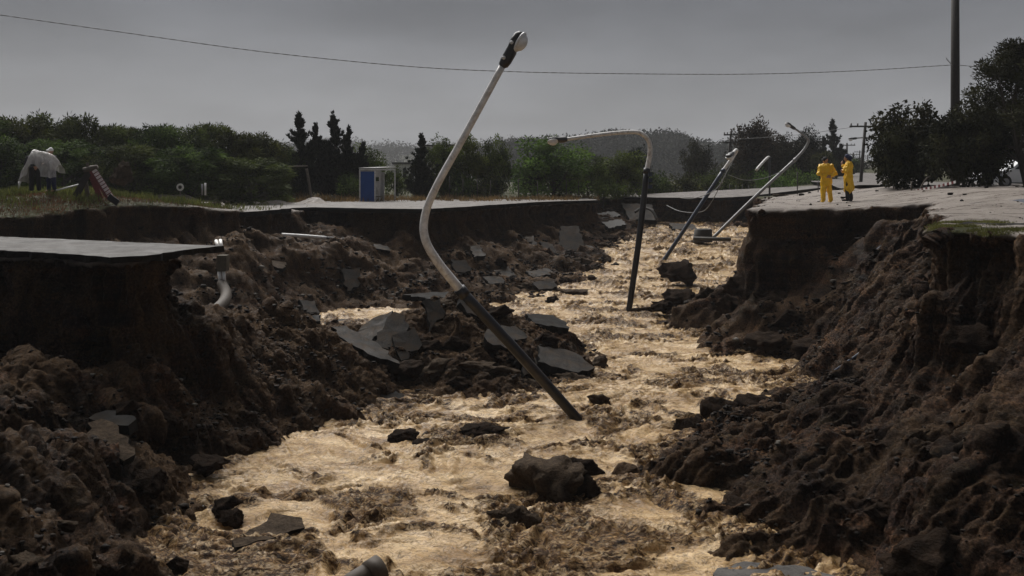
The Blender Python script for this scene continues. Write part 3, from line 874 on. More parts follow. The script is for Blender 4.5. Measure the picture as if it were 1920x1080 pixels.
# the street climbing away on the right
def street():
    ys = np.r_[np.linspace(46, 90, 23), np.linspace(96, 330, 40)]
    us = np.linspace(-1, 1, 9)
    cx = np.interp(ys, [46, 90, 150, 330], [20.5, 32, 52, 118]); hw = np.interp(ys, [46, 90, 330], [4.5, 5.0, 6.5])
    X = cx[:, None] + us[None] * hw[:, None]; Y = np.repeat(ys[:, None], 9, 1)
    Zc = ground_h(cx, ys); Z = np.repeat(Zc[:, None], 9, 1); Z = np.maximum(Z, ground_h(X, Y)) + 0.05
    n, m = X.shape
    i, j = np.meshgrid(np.arange(n - 1), np.arange(m - 1), indexing='ij')
    Q = np.stack([i * m + j, i * m + j + 1, (i + 1) * m + j + 1, (i + 1) * m + j], -1).reshape(-1, 4)
    return np_mesh('uphill_street', np.stack([X.ravel(), Y.ravel(), Z.ravel()], 1), Q)
o = link('uphill_street', street(), M['asphalt_far']); tag(o, kind='structure')

# ================================================================== FALLEN SLABS AND ROCKS
def asphalt_slab(label, corners, thick=0.16, mat='asphalt_piece', name='asphalt_slab', group='broken asphalt slabs', jag=0.085, cat='slab', side='asphalt_dark'):
    """plate from measured corners (photo column, row, distance), given real thickness"""
    rg = random.Random(label)
    pts = [P(*c) for c in corners]
    cen = sum(pts, Vector()) / len(pts)
    A = np.array([p - cen for p in pts]); nrm = Vector(np.linalg.svd(A)[2][2])
    if nrm.z < 0: nrm.negate()
    pts = [p - nrm * (p - cen).dot(nrm) - cen for p in pts]
    ring = []
    for i in range(len(pts)):
        a, b = pts[i], pts[(i + 1) % len(pts)]
        n = max(1, int((b - a).length / 0.17)); side_v = (b - a).cross(nrm)
        side_v = side_v.normalized() if side_v.length > 1e-6 else side_v
        for k in range(n):
            ring.append(a.lerp(b, k / n) + side_v * (rg.uniform(-jag, jag) if k else 0) + nrm * rg.uniform(-0.008, 0.008))
    mb = MB(); n = len(ring)
    low = [p - nrm * thick * rg.uniform(0.8, 1.2) + Vector([rg.uniform(-0.03, 0.03) for _ in range(3)]) for p in ring]
    mb.add(ring + [Vector()], [(i, (i + 1) % n, n) for i in range(n)], 0)
    mb.add(low + [-nrm * thick], [((i + 1) % n, i, n) for i in range(n)], 1)
    mb.add(ring + low, [(i, n + i, n + (i + 1) % n, (i + 1) % n) for i in range(n)], 1)
    o = mb.build(name, [M[mat], M[side]], loc=cen)
    import bmesh
    bm = bmesh.new(); bm.from_mesh(o.data); bmesh.ops.remove_doubles(bm, verts=bm.verts, dist=1e-5)
    bmesh.ops.recalc_face_normals(bm, faces=bm.faces); bm.to_mesh(o.data); bm.free()
    tag(o, label, cat, group, 'thing')
    return o
asphalt_slab('long narrow grey slab sliding down the left ridge towards the rubble mound', [(622,611,26.6),(648,611,27.0),(712,646,26.4),(750,683,25.6),(690,663,25.6),(655,645,25.9)])
asphalt_slab('folded grey slab leaning up at the left end of the rubble mound', [(660,625,27.6),(700,598,28.2),(737,583,28.4),(722,602,27.8),(697,643,27.2)])
asphalt_slab('cracked grey slab standing beside the folded slab on the rubble mound', [(700,645,27.0),(722,604,27.6),(740,585,28.0),(760,592,27.9),(768,638,27.2),(728,655,26.9)])
asphalt_slab('small tilted slab propped against the left of the mound top', [(758,606,28.2),(785,585,28.5),(814,567,28.7),(821,575,28.5),(772,616,28.0)])
asphalt_slab('grey slab under the bent lamp pole on the rubble mound', [(914,616,27.3),(940,620,27.4),(968,634,27.2),(962,655,26.8),(914,640,26.8)])
asphalt_slab('pale slab just right of the bent lamp pole on the mound', [(940,608,28.3),(965,612,28.6),(990,630,28.2),(968,640,27.8),(948,628,27.8)])
asphalt_slab('flat pointed grey slab at the right foot of the rubble mound', [(1009,646,28.0),(1060,655,28.3),(1090,668,28.2),(1116,689,27.8),(1085,697,27.2),(1008,680,27.1)], 0.22)
asphalt_slab('dark slab edge jutting over the water behind the mound', [(985,588,31.5),(1035,592,32.2),(1064,604,31.6),(1066,618,31.0),(1005,606,30.6)], 0.28, 'asphalt_dark')
asphalt_slab('long dark slab lying on the left ridge near the narrow slab', [(448,606,25.2),(520,597,25.9),(602,590,26.2),(600,600,25.6),(520,612,25.1),(465,617,24.8)], 0.14, 'asphalt_dark')
asphalt_slab('long black slab behind the top of the rubble mound', [(755,552,34.5),(810,547,35),(868,547,35),(866,556,34),(800,560,33.6)], 0.16, 'asphalt_dark')
asphalt_slab('cracked brown slab low on the near left bank', [(164,790,16.9),(190,788,17.1),(242,818,16.7),(254,852,16.3),(232,866,16.1),(215,850,16.2),(165,838,16.3)], 0.12, 'rock')
asphalt_slab('black slab above the cracked brown slab on the near left bank', [(166,785,17.6),(200,768,17.9),(256,787,17.4),(240,796,17.1)], 0.16, 'asphalt_dark')
asphalt_slab('small grey slab at the left edge of the near bank', [(12,808,16.6),(44,800,16.8),(56,842,16.3),(22,834,16.2)])
asphalt_slab('slab half under the muddy water by the near left bank', [(436,1012,14.9),(500,976,15.6),(508,962,15.9),(566,970,15.75),(572,988,15.4),(505,1012,14.95),(440,1026,14.65)], 0.1, 'rock')
asphalt_slab('wet flat slab awash at the bottom edge near the right bank', [(1345,1066,13.9),(1395,1050,14.2),(1490,1058,14.1),(1580,1085,13.6),(1500,1096,13.3),(1350,1090,13.4)], 0.1, 'asphalt')  # added slab, stands in for a grey puddle reflecting the sky
asphalt_slab('dark triangular slab dipping into the water left of the mound', [(712,722,25.2),(722,716,25.5),(772,750,24.6),(716,756,24.5)], 0.12, 'asphalt_dark')
asphalt_slab('tall grey slab leaning on the far left talus', [(1052,424,59.5),(1086,424,59.6),(1098,470,58.0),(1062,480,57.6),(1048,456,58.2)], 0.25)
asphalt_slab('grey slab sliding below the tall leaning slab', [(1098,458,59),(1110,462,59),(1140,486,57),(1094,478,57)], 0.2)
asphalt_slab('grey slab leaning on the cliff behind the white drain pipes', [(417,438,41.8),(430,452,41.8),(456,487,40.6),(449,496,40.2),(434,491,40.4)], 0.15)
asphalt_slab('flat brown slab on the slope right of the drain pipes', [(488,489,42),(530,485,43),(542,490,42.8),(530,503,41.6),(505,499,41.6)], 0.15, 'rock')
asphalt_slab('grey slab lying in the small side pool', [(596,606,37.4),(640,597,38.5),(664,599,38.5),(668,612,37),(620,616,36.6)], 0.14)
asphalt_slab('small grey slab below the far road undercut', [(882,462,49.6),(900,458,49.8),(910,480,48.8),(888,482,48.6)], 0.2)
asphalt_slab('dark grey slab leaning under the far left rim', [(968,448,55.5),(1000,442,56.2),(1008,464,55),(978,472,54.4)], 0.25)
asphalt_slab('narrow slab on the middle of the far left talus', [(765,492,46.6),(778,494,46.6),(800,516,45.4),(790,520,45.2)], 0.15)
asphalt_slab('slab on the talus above the shallow flats', [(925,506,49.2),(955,500,50),(968,516,49),(935,522,48.4)], 0.15)
asphalt_slab('low slab beside the flat stone on the shallow flats', [(985,508,50.5),(1025,503,51.5),(1040,512,50.8),(1000,520,49.8)], 0.15)
for _i, (_c, _lab) in enumerate([
        ([(792,628,28),(822,612,28.4),(838,630,28),(806,648,27.6)], 'small square slab below the mound top'),
        ([(862,612,28.4),(892,604,28.8),(905,620,28.4),(876,630,28)], 'grey slab just left of the lamp pole on the mound'),
        ([(735,668,26.8),(775,655,27.2),(792,672,26.8),(752,690,26.3)], 'slab at the left foot of the mound'),
        ([(968,690,27),(1002,676,27.4),(1014,700,26.8),(980,712,26.4)], 'slab under the pointed slab near the water'),
        ([(640,508,43.6),(672,500,44.2),(684,514,43.6),(650,524,43)], 'flat slab in the middle of the left talus'),
        ([(700,470,47),(726,466,47.4),(732,482,46.8),(706,486,46.4)], 'tilted slab high on the left talus'),
        ([(845,500,47.5),(872,494,48),(884,508,47.5),(856,516,47)], 'grey slab low on the talus beyond the bent lamp'),
        ([(1012,452,57),(1036,446,57.6),(1044,466,56.6),(1020,474,56)], 'slab just left of the tall leaning slab'),
        ([(905,530,46.5),(940,524,47.2),(950,536,46.6),(916,544,46)], 'low slab at the talus foot beyond the bent lamp'),
        ([(560,560,40),(590,552,40.6),(600,566,40),(570,574,39.4)], 'slab at the edge of the small side pool'),
        ([(1000,540,47),(1034,534,47.8),(1046,544,47.2),(1010,550,46.6)], 'thin slab on the shallow flats')]):
    for _k in range(len(_c)):
        _p = P(*_c[_k]); _z = surf_z(_p.x, _p.y) + 0.12 - 0.1 * (_k % 2) + (0.25 if _k < 2 else 0.0)
        _c[_k] = (_c[_k][0], HOR + (CAM_H - _z) * FPX / _c[_k][2], _c[_k][2])
    asphalt_slab(_lab, _c)
asphalt_slab('grey concrete slab slumped against the far end wall', [(1165,380,74.5),(1222,384,74.5),(1232,412,72),(1180,412,72)], 0.4, 'asphalt_piece', 'concrete_slab', 'fallen concrete slabs')
asphalt_slab('pale plate stacked left of the slumped concrete slab', [(1105,402,70.5),(1150,396,71.5),(1164,404,71),(1120,412,70)], 0.25, 'concrete', 'concrete_slab', 'fallen concrete slabs')
asphalt_slab('lower pale plate in the corner under the far rim', [(1128,416,68),(1165,411,69),(1175,420,68),(1140,428,67)], 0.25, 'concrete', 'concrete_slab', 'fallen concrete slabs')
asphalt_slab('dark plate lying at the foot of the far end wall', [(1255,418,71),(1300,420,71),(1308,430,69.5),(1262,430,69.5)], 0.3, 'asphalt_piece', 'concrete_slab', 'fallen concrete slabs')

import bmesh
def rock_mesh(name, seed, sub=3, flat=0.8, cuts=11, rough=0.34):
    bm = bmesh.new(); bmesh.ops.create_icosphere(bm, subdivisions=sub, radius=1.0)
    V = np.array([v.co for v in bm.verts]); rg = np.random.default_rng(seed)
    for _ in range(cuts):
        n = rg.normal(size=3); n /= np.linalg.norm(n); d = rg.uniform(0.42, 0.8)
        s = V @ n; V -= n * (np.clip(s - d, 0, None) * 0.95)[:, None]
    off = rg.uniform(0, 50, 3)
    V *= (1 + rough * fbm(V * 1.5 + off, 4, seed, 0.6))[:, None]
    f1, _, _ = worley(V * 2.6 + off, seed)
    V *= (1 + 0.22 * (0.45 - f1))[:, None]
    f1, _, c1 = worley(V * 6.0 + off, seed + 1); V *= (1 + 0.16 * np.clip(0.5 - f1, 0, 1) * ((c1 % 10) < 6))[:, None]
    V *= (1 + 0.05 * fbm(V * 7 + off, 2, seed))[:, None]
    V[:, 2] *= flat
    for v, c in zip(bm.verts, V): v.co = c
    me = bpy.data.meshes.new(name); bm.to_mesh(me); bm.free()
    me.polygons.foreach_set('use_smooth', np.ones(len(me.polygons), bool))
    return me
ROCKS = {k: [rock_mesh('boulder', 100 + i + (50 if k == 'rock' else 0), 4) for i in range(5)] for k in ('clod', 'rock')}
for k in ROCKS:
    for me in ROCKS[k]: me.materials.append(M[k])
ORD = ['leftmost', 'second', 'third', 'fourth', 'fifth', 'sixth', 'seventh', 'eighth', 'ninth', 'tenth', 'eleventh', 'twelfth',
       'thirteenth', 'fourteenth', 'fifteenth', 'sixteenth', 'seventeenth', 'eighteenth', 'nineteenth', 'twentieth']
def ordinals(items, what):
    """'third X from the left' for each item, by its column in the photo"""
    order = sorted(range(len(items)), key=lambda i: items[i][0])
    lab = [None] * len(items)
    for r, i in enumerate(order):
        lab[i] = ('leftmost ' + what) if r == 0 else ORD[r] + ' from the left: ' + what
    return lab
def boulder(px, py, d, w, h, label, mat='clod', depth=None, rz=None, group='boulders and clods in and along the flood', name='boulder', v=None):
    """w, h: width and height in photo pixels at distance d; sits where it was measured"""
    rg = random.Random(label + str(px))
    me = ROCKS[mat][rg.randrange(5) if v is None else v]
    o = link(name, me, None, None, P(px, py, d))
    sx, sz = w / FPX * d / 2, h / FPX * d / 2
    o.scale = (sx * 1.1, (depth or sx * rg.uniform(0.8, 1.1)), sz * 1.3)
    o.rotation_euler = (rg.uniform(-.15, .15), rg.uniform(-.15, .15), rg.uniform(-0.5, 0.5) if rz is None else rz)
    tag(o, label, 'boulder', group, 'thing')
    return o
boulder(1120,752,24.4,46,38,'lone round boulder in the water right of the bent lamp base','rock')
boulder(1070,712,27,60,32,'brown boulder below the pointed slab at the mound foot','rock')
boulder(1126,684,28.8,38,30,'small boulder at the tip of the pointed slab','rock')
boulder(1150,712,27.4,36,20,'low stone awash just right of the mound foot','rock')
boulder(1075,549,46.5,58,22,'flat oblong stone on the shallow flats','rock', v=2)
boulder(1034,564,44,32,20,'rounded dark stone beside the flat oblong stone')
boulder(1280,510,49,76,48,'broad dark boulder in the stream below the leaning blue lamp')
boulder(1355,778,23.0,74,92,'upright pointed boulder at the tip of the right bank')
boulder(1432,768,23.6,84,70,'second boulder behind the pointed one on the right bank tip')
boulder(1305,815,21.7,72,78,'dark boulder at the waterline of the right bank tip')
boulder(1390,825,21.4,60,44,'low boulder between the right bank tip and the water')
boulder(1375,838,21.0,34,32,'small pale boulder on the right bank tip','rock')
boulder(1206,884,18.8,36,26,'small round stone just off the right bank spit')
boulder(1035,912,17.5,200,120,'big rock island with a sloping face in mid-stream','rock', depth=1.0, v=1, rz=0.5)
boulder(1078,882,17.4,96,56,'dark rough crest on top of the mid-stream rock island', depth=0.35)
boulder(966,985,15.9,96,84,'dark rock in front of the mid-stream rock island', 'rock', depth=0.4)
boulder(1100,918,17.2,66,56,'dark clod on the right shoulder of the mid-stream rock island', depth=0.4)
boulder(884,808,21.3,72,30,'dark lump breaking the surface in mid-stream')
boulder(925,804,21.5,50,14,'flat dark stone beside the mid-stream lump')
boulder(750,818,21.0,62,30,'dark hump in the water left of mid-stream')
boulder(805,832,20.6,50,20,'low dark stone beside the left hump')
boulder(335,1060,13.9,62,40,'angular stone in the water at the near left bank')
boulder(1725,1050,12.4,185,100,'large gravelly clod at the bottom of the near right bank', depth=0.55, v=3)
boulder(1392,968,16.3,104,96,'rounded clod bulging from the near right bank at the water', depth=0.6)
boulder(1270,832,21.2,46,40,'dark clod at the outer point of the right spit')
boulder(1245,862,19.8,60,46,'dark clod low on the right spit')
boulder(1318,868,19.2,110,70,'wide dark clod on the right spit', depth=0.7)
_L = [(868,600,28.4,66,44,'clod'),(905,655,27.2,60,40,'clod'),(850,650,27.2,80,48,'clod'),(800,655,27,64,40,'clod'),(885,690,26.4,90,46,'rock'),(935,700,26.2,84,42,'rock'),
        (820,695,26.2,76,40,'rock'),(860,718,25.7,80,36,'clod'),(930,735,25.4,60,28,'clod'),(990,725,26.0,56,34,'rock'),(1030,735,26.0,70,30,'clod'),(770,690,26,70,44,'clod'),(880,580,28.9,56,34,'rock'),
        (930,590,29.0,60,36,'clod'),(840,575,28.9,60,30,'rock'),(985,670,27.2,60,36,'clod'),(1020,640,28.6,70,36,'clod'),(780,640,27.6,56,36,'clod')]
_N = ordinals(_L, 'clod heaped on the rubble mound in mid-stream')
for i, (px, py, d, w, h, mt) in enumerate(_L):
    boulder(px, py, d, w, h, _N[i], mt, group='clods heaped on the rubble mound')
_L = [(1245,572,39.5,60,26),(1285,560,38.5,70,40),(1330,560,37,70,50),(1300,590,38,70,34),(1370,575,35,80,50),(1390,610,34,80,48),(1440,570,33,90,60),(1350,600,36,60,40),(1450,640,31,80,50),(1400,540,34,80,60),(1480,600,31.5,80,50),(1520,650,29.5,70,44)]
_N = ordinals(_L, 'dark clod at the foot of the right cliff')
for i, (px, py, d, w, h) in enumerate(_L):
    boulder(px, py, d, w, h, _N[i], 'clod', group='clods at the foot of the right cliff')
_L = [(1150,448,64,30,22),(1125,462,62,36,26),(1135,490,57,30,20),(1090,492,55,40,22),(1040,490,54,44,24),(1010,485,54,36,24),(940,492,50,36,22),(1160,470,62,26,22),(1030,530,48.5,40,18),(985,535,47.5,36,14),(1060,525,49.5,30,14),(1110,520,50,24,10)]
_N = ordinals(_L, 'stone along the far left talus foot')
for i, (px, py, d, w, h) in enumerate(_L):
    boulder(px, py, d, w, h, _N[i], 'rock' if i % 2 else 'clod', group='stones along the far left talus foot')
_L = [(60,1065,11.8,120,50),(140,1068,12.2,80,36),(120,870,15.5,60,40),(30,905,14.4,90,60),(290,900,16,80,50),(125,985,13.2,40,30),(230,770,18,60,40),(310,790,18.8,70,50),(440,970,15.9,60,36),(420,950,16.2,60,40),(400,870,18.2,70,40)]
_N = ordinals(_L, 'rough clod on the near left bank')
for i, (px, py, d, w, h) in enumerate(_L):
    boulder(px, py, d, w, h, _N[i], 'rock' if i in (0, 1, 5) else 'clod', group='clods on the near left bank')
_L = [(1580,712,24,46,30),(1530,745,23.3,60,36),(1640,690,22.5,90,60),(1700,660,22,110,60),(1760,720,19,120,70),(1560,900,17,70,40),(1650,960,14.6,80,46),(1480,870,17.8,70,40),(1830,640,18,90,70)]
_N = ordinals(_L, 'earth clod bulging from the right slope')
for i, (px, py, d, w, h) in enumerate(_L):
    boulder(px, py, d, w, h, _N[i], 'rock' if i == 0 else 'clod', group='clods on the right slope')

# loose crumbs and stones: too many to count, one object
def rubble():
    proto = []
    for i in range(6):
        bm = bmesh.new(); bmesh.ops.create_icosphere(bm, subdivisions=1, radius=1.0)
        v = np.array([x.co for x in bm.verts]); rg = np.random.default_rng(i)
        v *= rg.uniform(0.45, 1.2, (len(v), 1)); v[:, 2] *= 0.7
        f = np.array([[x.index for x in fc.verts] for fc in bm.faces]); bm.free(); proto.append((v, f))
    VV, FF, TT = [], [], []; off = 0
    rg = np.random.default_rng(12)
    for (V, N, top, n, s0, s1) in ((Vn, Nn, topn, 16000, 0.01, 0.075), (Vf, Nf, topf, 9000, 0.03, 0.14)):
        p = np.clip(N[:, 2], 0.05, 1) * (1 - 0.93 * top) * (V[:, 2] > water_h(V[:, 1]) - 0.02)
        cl = sstep(-0.1, 0.5, fbm(V * 0.5, 2, 7)); p = p * (0.15 + cl) * (0.3 + sstep(2.5, 0.3, V[:, 2]))
        idx = rg.choice(len(V), n, p=p / p.sum())
        for k in idx:
            s = s0 + (s1 - s0) * rg.random() ** 3.5
            v, f = proto[rg.integers(6)]
            a = rg.random() * 6.28; c, sn = math.cos(a), math.sin(a)
            w = v * (s * rg.uniform(0.7, 1.4), s * rg.uniform(0.7, 1.4), s)
            w = np.stack([w[:, 0] * c - w[:, 1] * sn, w[:, 0] * sn + w[:, 1] * c, w[:, 2]], 1) + V[k] + N[k] * s * 0.3
            VV.append(w); FF.append(f + off); off += len(v); TT.append(np.full(len(v), rg.random()))
    me = np_mesh('loose_rubble', np.concatenate(VV), np.concatenate(FF), False)
    add_attr(me, 'shade', np.concatenate(TT)); return me
mr = NM('loose_stone'); _s = mr.attr('shade')
mr.set(mr.ramp(_s, [(0.0, (0.005, 0.0034, 0.0023)), (0.8, (0.017, 0.0115, 0.0078)), (0.95, (0.036, 0.028, 0.021)), (1.0, (0.13, 0.12, 0.105))]), 0.75, mr.bump(mr.noise(mr.coord(geo=True), 40, 4, 0.7), 0.6, 0.02), 0.12)
o = link('loose_rubble', rubble(), mr.mat); tag(o, 'loose crumbs of wet earth and stones over the eroded banks', 'rubble', kind='stuff')

# ================================================================== STREET LAMPS, POLES, CABLES
def lamp_head(root, org, base, direction, down, size):
    """cobra head: dark housing running along the arm, pale rim and glass bowl under it, fixing bolts"""
    d = Vector(direction).normalized(); w = Vector(down); w = (w - d * w.dot(d)).normalized(); sx = d.cross(w)
    base = Vector(base)
    def pt(a, b, c): return base + (d * a + w * b + sx * c) * size - Vector(org)
    def loft(name, secs, mat, n=14, cap=True):
        mb = MB(); vs = []; fs = []
        for (a, b, hw, hh) in secs:
            for k in range(n):
                t = 2 * math.pi * k / n
                cu = math.copysign(abs(math.cos(t)) ** 0.75, math.cos(t)); su = math.copysign(abs(math.sin(t)) ** 0.75, math.sin(t))
                vs.append(pt(a, b + su * hh, cu * hw))
        for i in range(len(secs) - 1):
            for k in range(n): fs.append((i * n + k, i * n + (k + 1) % n, (i + 1) * n + (k + 1) % n, (i + 1) * n + k))
        fs.append(tuple(range(n))); fs.append(tuple((len(secs) - 1) * n + k for k in range(n)))
        mb.add(vs, fs); return mb.build(name, mat, root, True)
    loft('lamp_housing', [(-0.05, 0, .07, .07), (0.0, 0.01, .12, .11), (.12, .015, .14, .13), (.38, .02, .15, .13), (.46, .0, .17, .10), (.62, -.01, .19, .11), (.80, 0, .17, .10), (.88, .02, .10, .06)], M['lamp_housing'])
    mb = MB()  # rim ring under the housing
    rim = [pt(.66 + .23 * math.cos(t), .10, .20 * math.sin(t)) for t in [2 * math.pi * k / 20 for k in range(21)]]
    mb.tube(rim, .035 * size, 8, cap=False); mb.build('lamp_rim', M['lamp_rim'], root, True)
    mb = MB(); vs = []; fs = []; n = 16
    for i in range(6):
        ph = i / 5 * math.pi / 2
        for k in range(n):
            t = 2 * math.pi * k / n
            vs.append(pt(.66 + .225 * math.cos(ph) * math.cos(t), .10 + .17 * math.sin(ph), .195 * math.cos(ph) * math.sin(t)))
    for i in range(5):
        for k in range(n): fs.append((i * n + k, i * n + (k + 1) % n, (i + 1) * n + (k + 1) % n, (i + 1) * n + k))
    mb.add(vs, fs); mb.build('lamp_bowl', M['lamp_rim'], root, True)
    for a in (.16, .56):
        mb = MB(); mb.tube([pt(a, -.02, -.12), pt(a, -.02, -.215)], .045 * size, 8); mb.build('bolt', M['lamp_rim'], root, True)
    mb = MB(); mb.tube([pt(-.12, 0, 0), pt(.06, .0, 0)], .062 * size, 12); mb.build('clamp', M['grey_metal'], root, True)

def street_lamp(label, dark, pale, rd, rp, head_dir=None, head_down=(0, 0, -1), head_size=1.0, dm='black_paint', pm_='white_paint', detail=10, group='flood-toppled street lamps', extra=None):
    dark = [P(*p) for p in dark]; pale = [P(*p) for p in pale]
    org = dark[0]
    root = empty('street_lamp', org)
    tag(root, label, 'street lamp', group)
    path = [p - org for p in dark]
    mb = MB(); n = len(path)
    mb.tube(catmull(path, 6) if n > 2 else path, rd, 14); mb.build('pole', M[dm], root, True)
    pp = catmull([p - org for p in pale], 8)
    rad = [rp[0] + (rp[1] - rp[0]) * i / (len(pp) - 1) for i in range(len(pp))]
    mb = MB(); mb.tube(pp, rad, 14); mb.build('arm', M[pm_], root, True)
    a, b = pale[0] - org, (pale[1] - org); t = (b - a).normalized()
    mb = MB(); mb.tube([a - t * .12, a + t * .10], rd * 1.18, 14); mb.build('joint_collar', M[dm], root, True)
    hd = (pale[-1] - pale[-2]) if head_dir is None else Vector(head_dir)
    if head_size: lamp_head(root, org, pale[-1], hd, head_down, head_size)
    return root, org
street_lamp('foreground street lamp bent like a hook, white above and black below, rising from the flood',
    [(1098, 806, 22.9), (1080, 783, 22.8), (975, 665, 22.5), (866, 547, 22.2)],
    [(866, 547, 22.2), (820, 490, 22.0), (797, 447, 21.9), (797, 404, 21.9), (818, 350, 21.8), (870, 256, 21.7), (943, 122, 21.5)], 0.118, (0.105, 0.072), head_down=(0.9, -0.25, -0.45), head_size=0.92)
r, org = street_lamp('dark street lamp standing in mid-stream with its long arm pointing at the left bank',
    [(1177, 600, 41.2), (1181, 570, 41.2), (1198, 450, 41.2), (1213, 320, 41.2)],
    [(1213, 320, 41.2), (1219, 285, 41.2), (1215, 262, 41.1), (1198, 249, 41.0), (1170, 248, 40.9), (1120, 253, 40.7), (1062, 261, 40.4)], 0.125, (0.105, 0.07), head_size=0.85, head_dir=(-1, -0.05, -0.06), head_down=(0, -.5, -.85))
for py in (327, 338, 350):
    mb = MB(); mb.box(P(1219, py, 41.0) - org, (0.16, 0.14, 0.16)); mb.build('control_box', M['blue_paint'], r)
street_lamp('blue street lamp leaning right from the stream with its head hanging at the top',
    [(1236, 500, 57.0), (1246, 486, 57.0), (1300, 405, 57.2), (1356, 320, 57.5)],
    [(1356, 320, 57.5), (1372, 297, 57.6), (1381, 284, 57.6), (1380, 281, 57.2), (1374, 287, 56.2)], 0.115, (0.10, 0.08), head_dir=(-0.5, -0.75, -0.25), head_size=0.9, dm='blue_paint')
street_lamp('grey street lamp leaning steeply behind the right cliff with a bent neck',
    [(1332, 452, 63), (1348, 435, 63), (1420, 365, 63.2), (1490, 300, 63.4)],
    [(1490, 300, 63.4), (1508, 280, 63.4), (1516, 264, 63.3), (1511, 256, 63.2), (1500, 248, 63.1), (1490, 241, 63)], 0.10, (0.09, 0.06), head_size=0.8, dm='grey_metal', pm_='grey_metal')
street_lamp('snapped lamp on a thin dark post, its white arm hanging down to the left',
    [(1443, 376, 74), (1443, 350, 74), (1443, 296, 74)], [(1443, 296, 74), (1440, 295, 74), (1430, 305, 73.6), (1418, 319, 73.2)], 0.07, (0.085, 0.11), head_size=0, pm_='white_paint')
street_lamp('upright thin street lamp on the uphill street with its arm to the left',
    [(1645, 374, 88), (1646, 320, 88), (1646, 275, 88)], [(1646, 275, 88), (1644, 264, 88), (1636, 259, 88), (1620, 258, 88), (1606, 259, 88)], 0.09, (0.08, 0.06), head_size=0.8, dm='grey_metal', pm_='grey_metal', group='street lamps still standing')
street_lamp('farther street lamp whose arm shows beside the big bush',
    [(1672, 350, 120), (1672, 320, 120), (1672, 292, 120)], [(1672, 292, 120), (1670, 286, 120), (1660, 284, 120), (1643, 286, 120)], 0.10, (0.09, 0.07), head_size=0.9, dm='grey_metal', pm_='grey_metal', group='street lamps still standing')

def utility_pole(label, px, d, y_top, y_base, r, arms=1, arm_w=2.2, lean=0):
    base = P(px, y_base, d); top = P(px + lean, y_top, d)
    root = empty('utility_pole', base); tag(root, label, 'utility pole', 'wooden utility poles')
    mb = MB(); t = top - base
    mb.tube([Vector((0, 0, -0.5)), t * 0.5, t], [r * 1.08, r, r * 0.85], 14); mb.build('pole', M['wood_dark'], root, True)
    for k in range(arms):
        z = t.z - 0.35 - 0.75 * k; x0 = t.x * z / t.z
        mb = MB(); mb.box((x0, -r, z), (arm_w, 0.10, 0.13)); mb.build('crossarm', M['wood_dark'], root)
        for s_ in (-.45, -.25, .25, .45):
            mb = MB(); mb.tube([(x0 + s_ * arm_w, -r, z + .05), (x0 + s_ * arm_w, -r, z + .2), (x0 + s_ * arm_w, -r, z + .28)], [.05, .07, .03], 8); mb.build('insulator', M['grey_metal'], root, True)
    return root
big = utility_pole('thick dark utility pole rising out of the frame above the big bush', 1791, 46, -70, 350, 0.20, 0)
ob = big.location
mb = MB(); mb.tube([P(1785, 122, 45.8) - ob, P(1776, 112, 45.6) - ob, P(1774, 108, 45.6) - ob], 0.018, 6); mb.build('cable_bracket', M['grey_metal'], big)
utility_pole('tall thin utility pole with a crossarm beside the uphill street', 1611, 80, 229, 371, 0.13, 1, 2.6, 12)
utility_pole('dark utility pole with double crossarms above the far trees', 1358, 95, 246, 380, 0.13, 2, 1.4, 13)
for i, (px, yt, yb, d) in enumerate([(1588, 268, 335, 150), (1600, 286, 330, 190), (1662, 282, 330, 200), (1612, 282, 328, 215), (1627, 290, 327, 240), (1638, 280, 326, 230), (1652, 292, 325, 260), (1618, 294, 325, 280)]):
    utility_pole(ORD[i] + ' in distance of the tiny utility poles lining the uphill street' if i else 'nearest of the tiny utility poles lining the uphill street', px, d, yt, yb, 0.15, 1, 2.4)

def sag_cable(name, label, pts, r, mat, twist=0, n=70):
    """cable through measured points; twist gives a bundled pair"""
    pts = [P(*p) if len(p) == 3 else p for p in pts]
    c = catmull(pts, n // max(1, len(pts) - 1)); org = c[0].copy(); c = [p - org for p in c]
    mb = MB()
    if twist:
        L_ = [0.0]
        fine = []
        for i in range(len(c) - 1):
            for k in range(6): fine.append(c[i].lerp(c[i + 1], k / 6))
        fine.append(c[-1]); run = 0
        for ph in (0, math.pi):
            q = []; run = 0
            for i, p in enumerate(fine):
                if i: run += (fine[i] - fine[i - 1]).length
                a = run / twist * 2 * math.pi + ph
                q.append(p + Vector((0, math.cos(a), math.sin(a))) * r)
            mb.tube(q, r * 0.95, 5)
    else:
        mb.tube(c, r, 6)
    o = mb.build(name, mat, None, True, loc=org); tag(o, label, 'cable', 'overhead and hanging cables'); return o
sag_cable('twisted_cable', 'long twisted cable sagging across the sky from upper left to the thick pole', [(-120, 12, 34), (0, 28, 34.8), (240, 62, 36.3), (500, 98, 38), (760, 124, 39.6), (950, 134, 40.8), (1150, 138, 42), (1400, 139, 43.5), (1600, 133, 44.7), (1783, 122, 45.8)], 0.0095, M['cable_pale'], 0.75)
sag_cable('twisted_cable', 'short run of twisted cable leaving the frame right of the thick pole', [(1797, 122, 45.8), (1860, 127, 45), (1960, 128, 44)], 0.0095, M['cable_pale'], 0.75)
for a, b, lab in [((1632, 233, 80), (1800, 243, 70), 'upper wire running right from the tall thin pole'), ((1660, 279, 120), (1720, 281, 120), 'lower wire running right behind the big bush'), ((1615, 236, 80), (1371, 262, 95), 'faint wire strung left from the tall thin pole')]:
    m_ = ((a[0] + b[0]) / 2, (a[1] + b[1]) / 2 + 4, (a[2] + b[2]) / 2)
    sag_cable('wire', lab, [a, m_, b], 0.02, M['cable'], n=24)
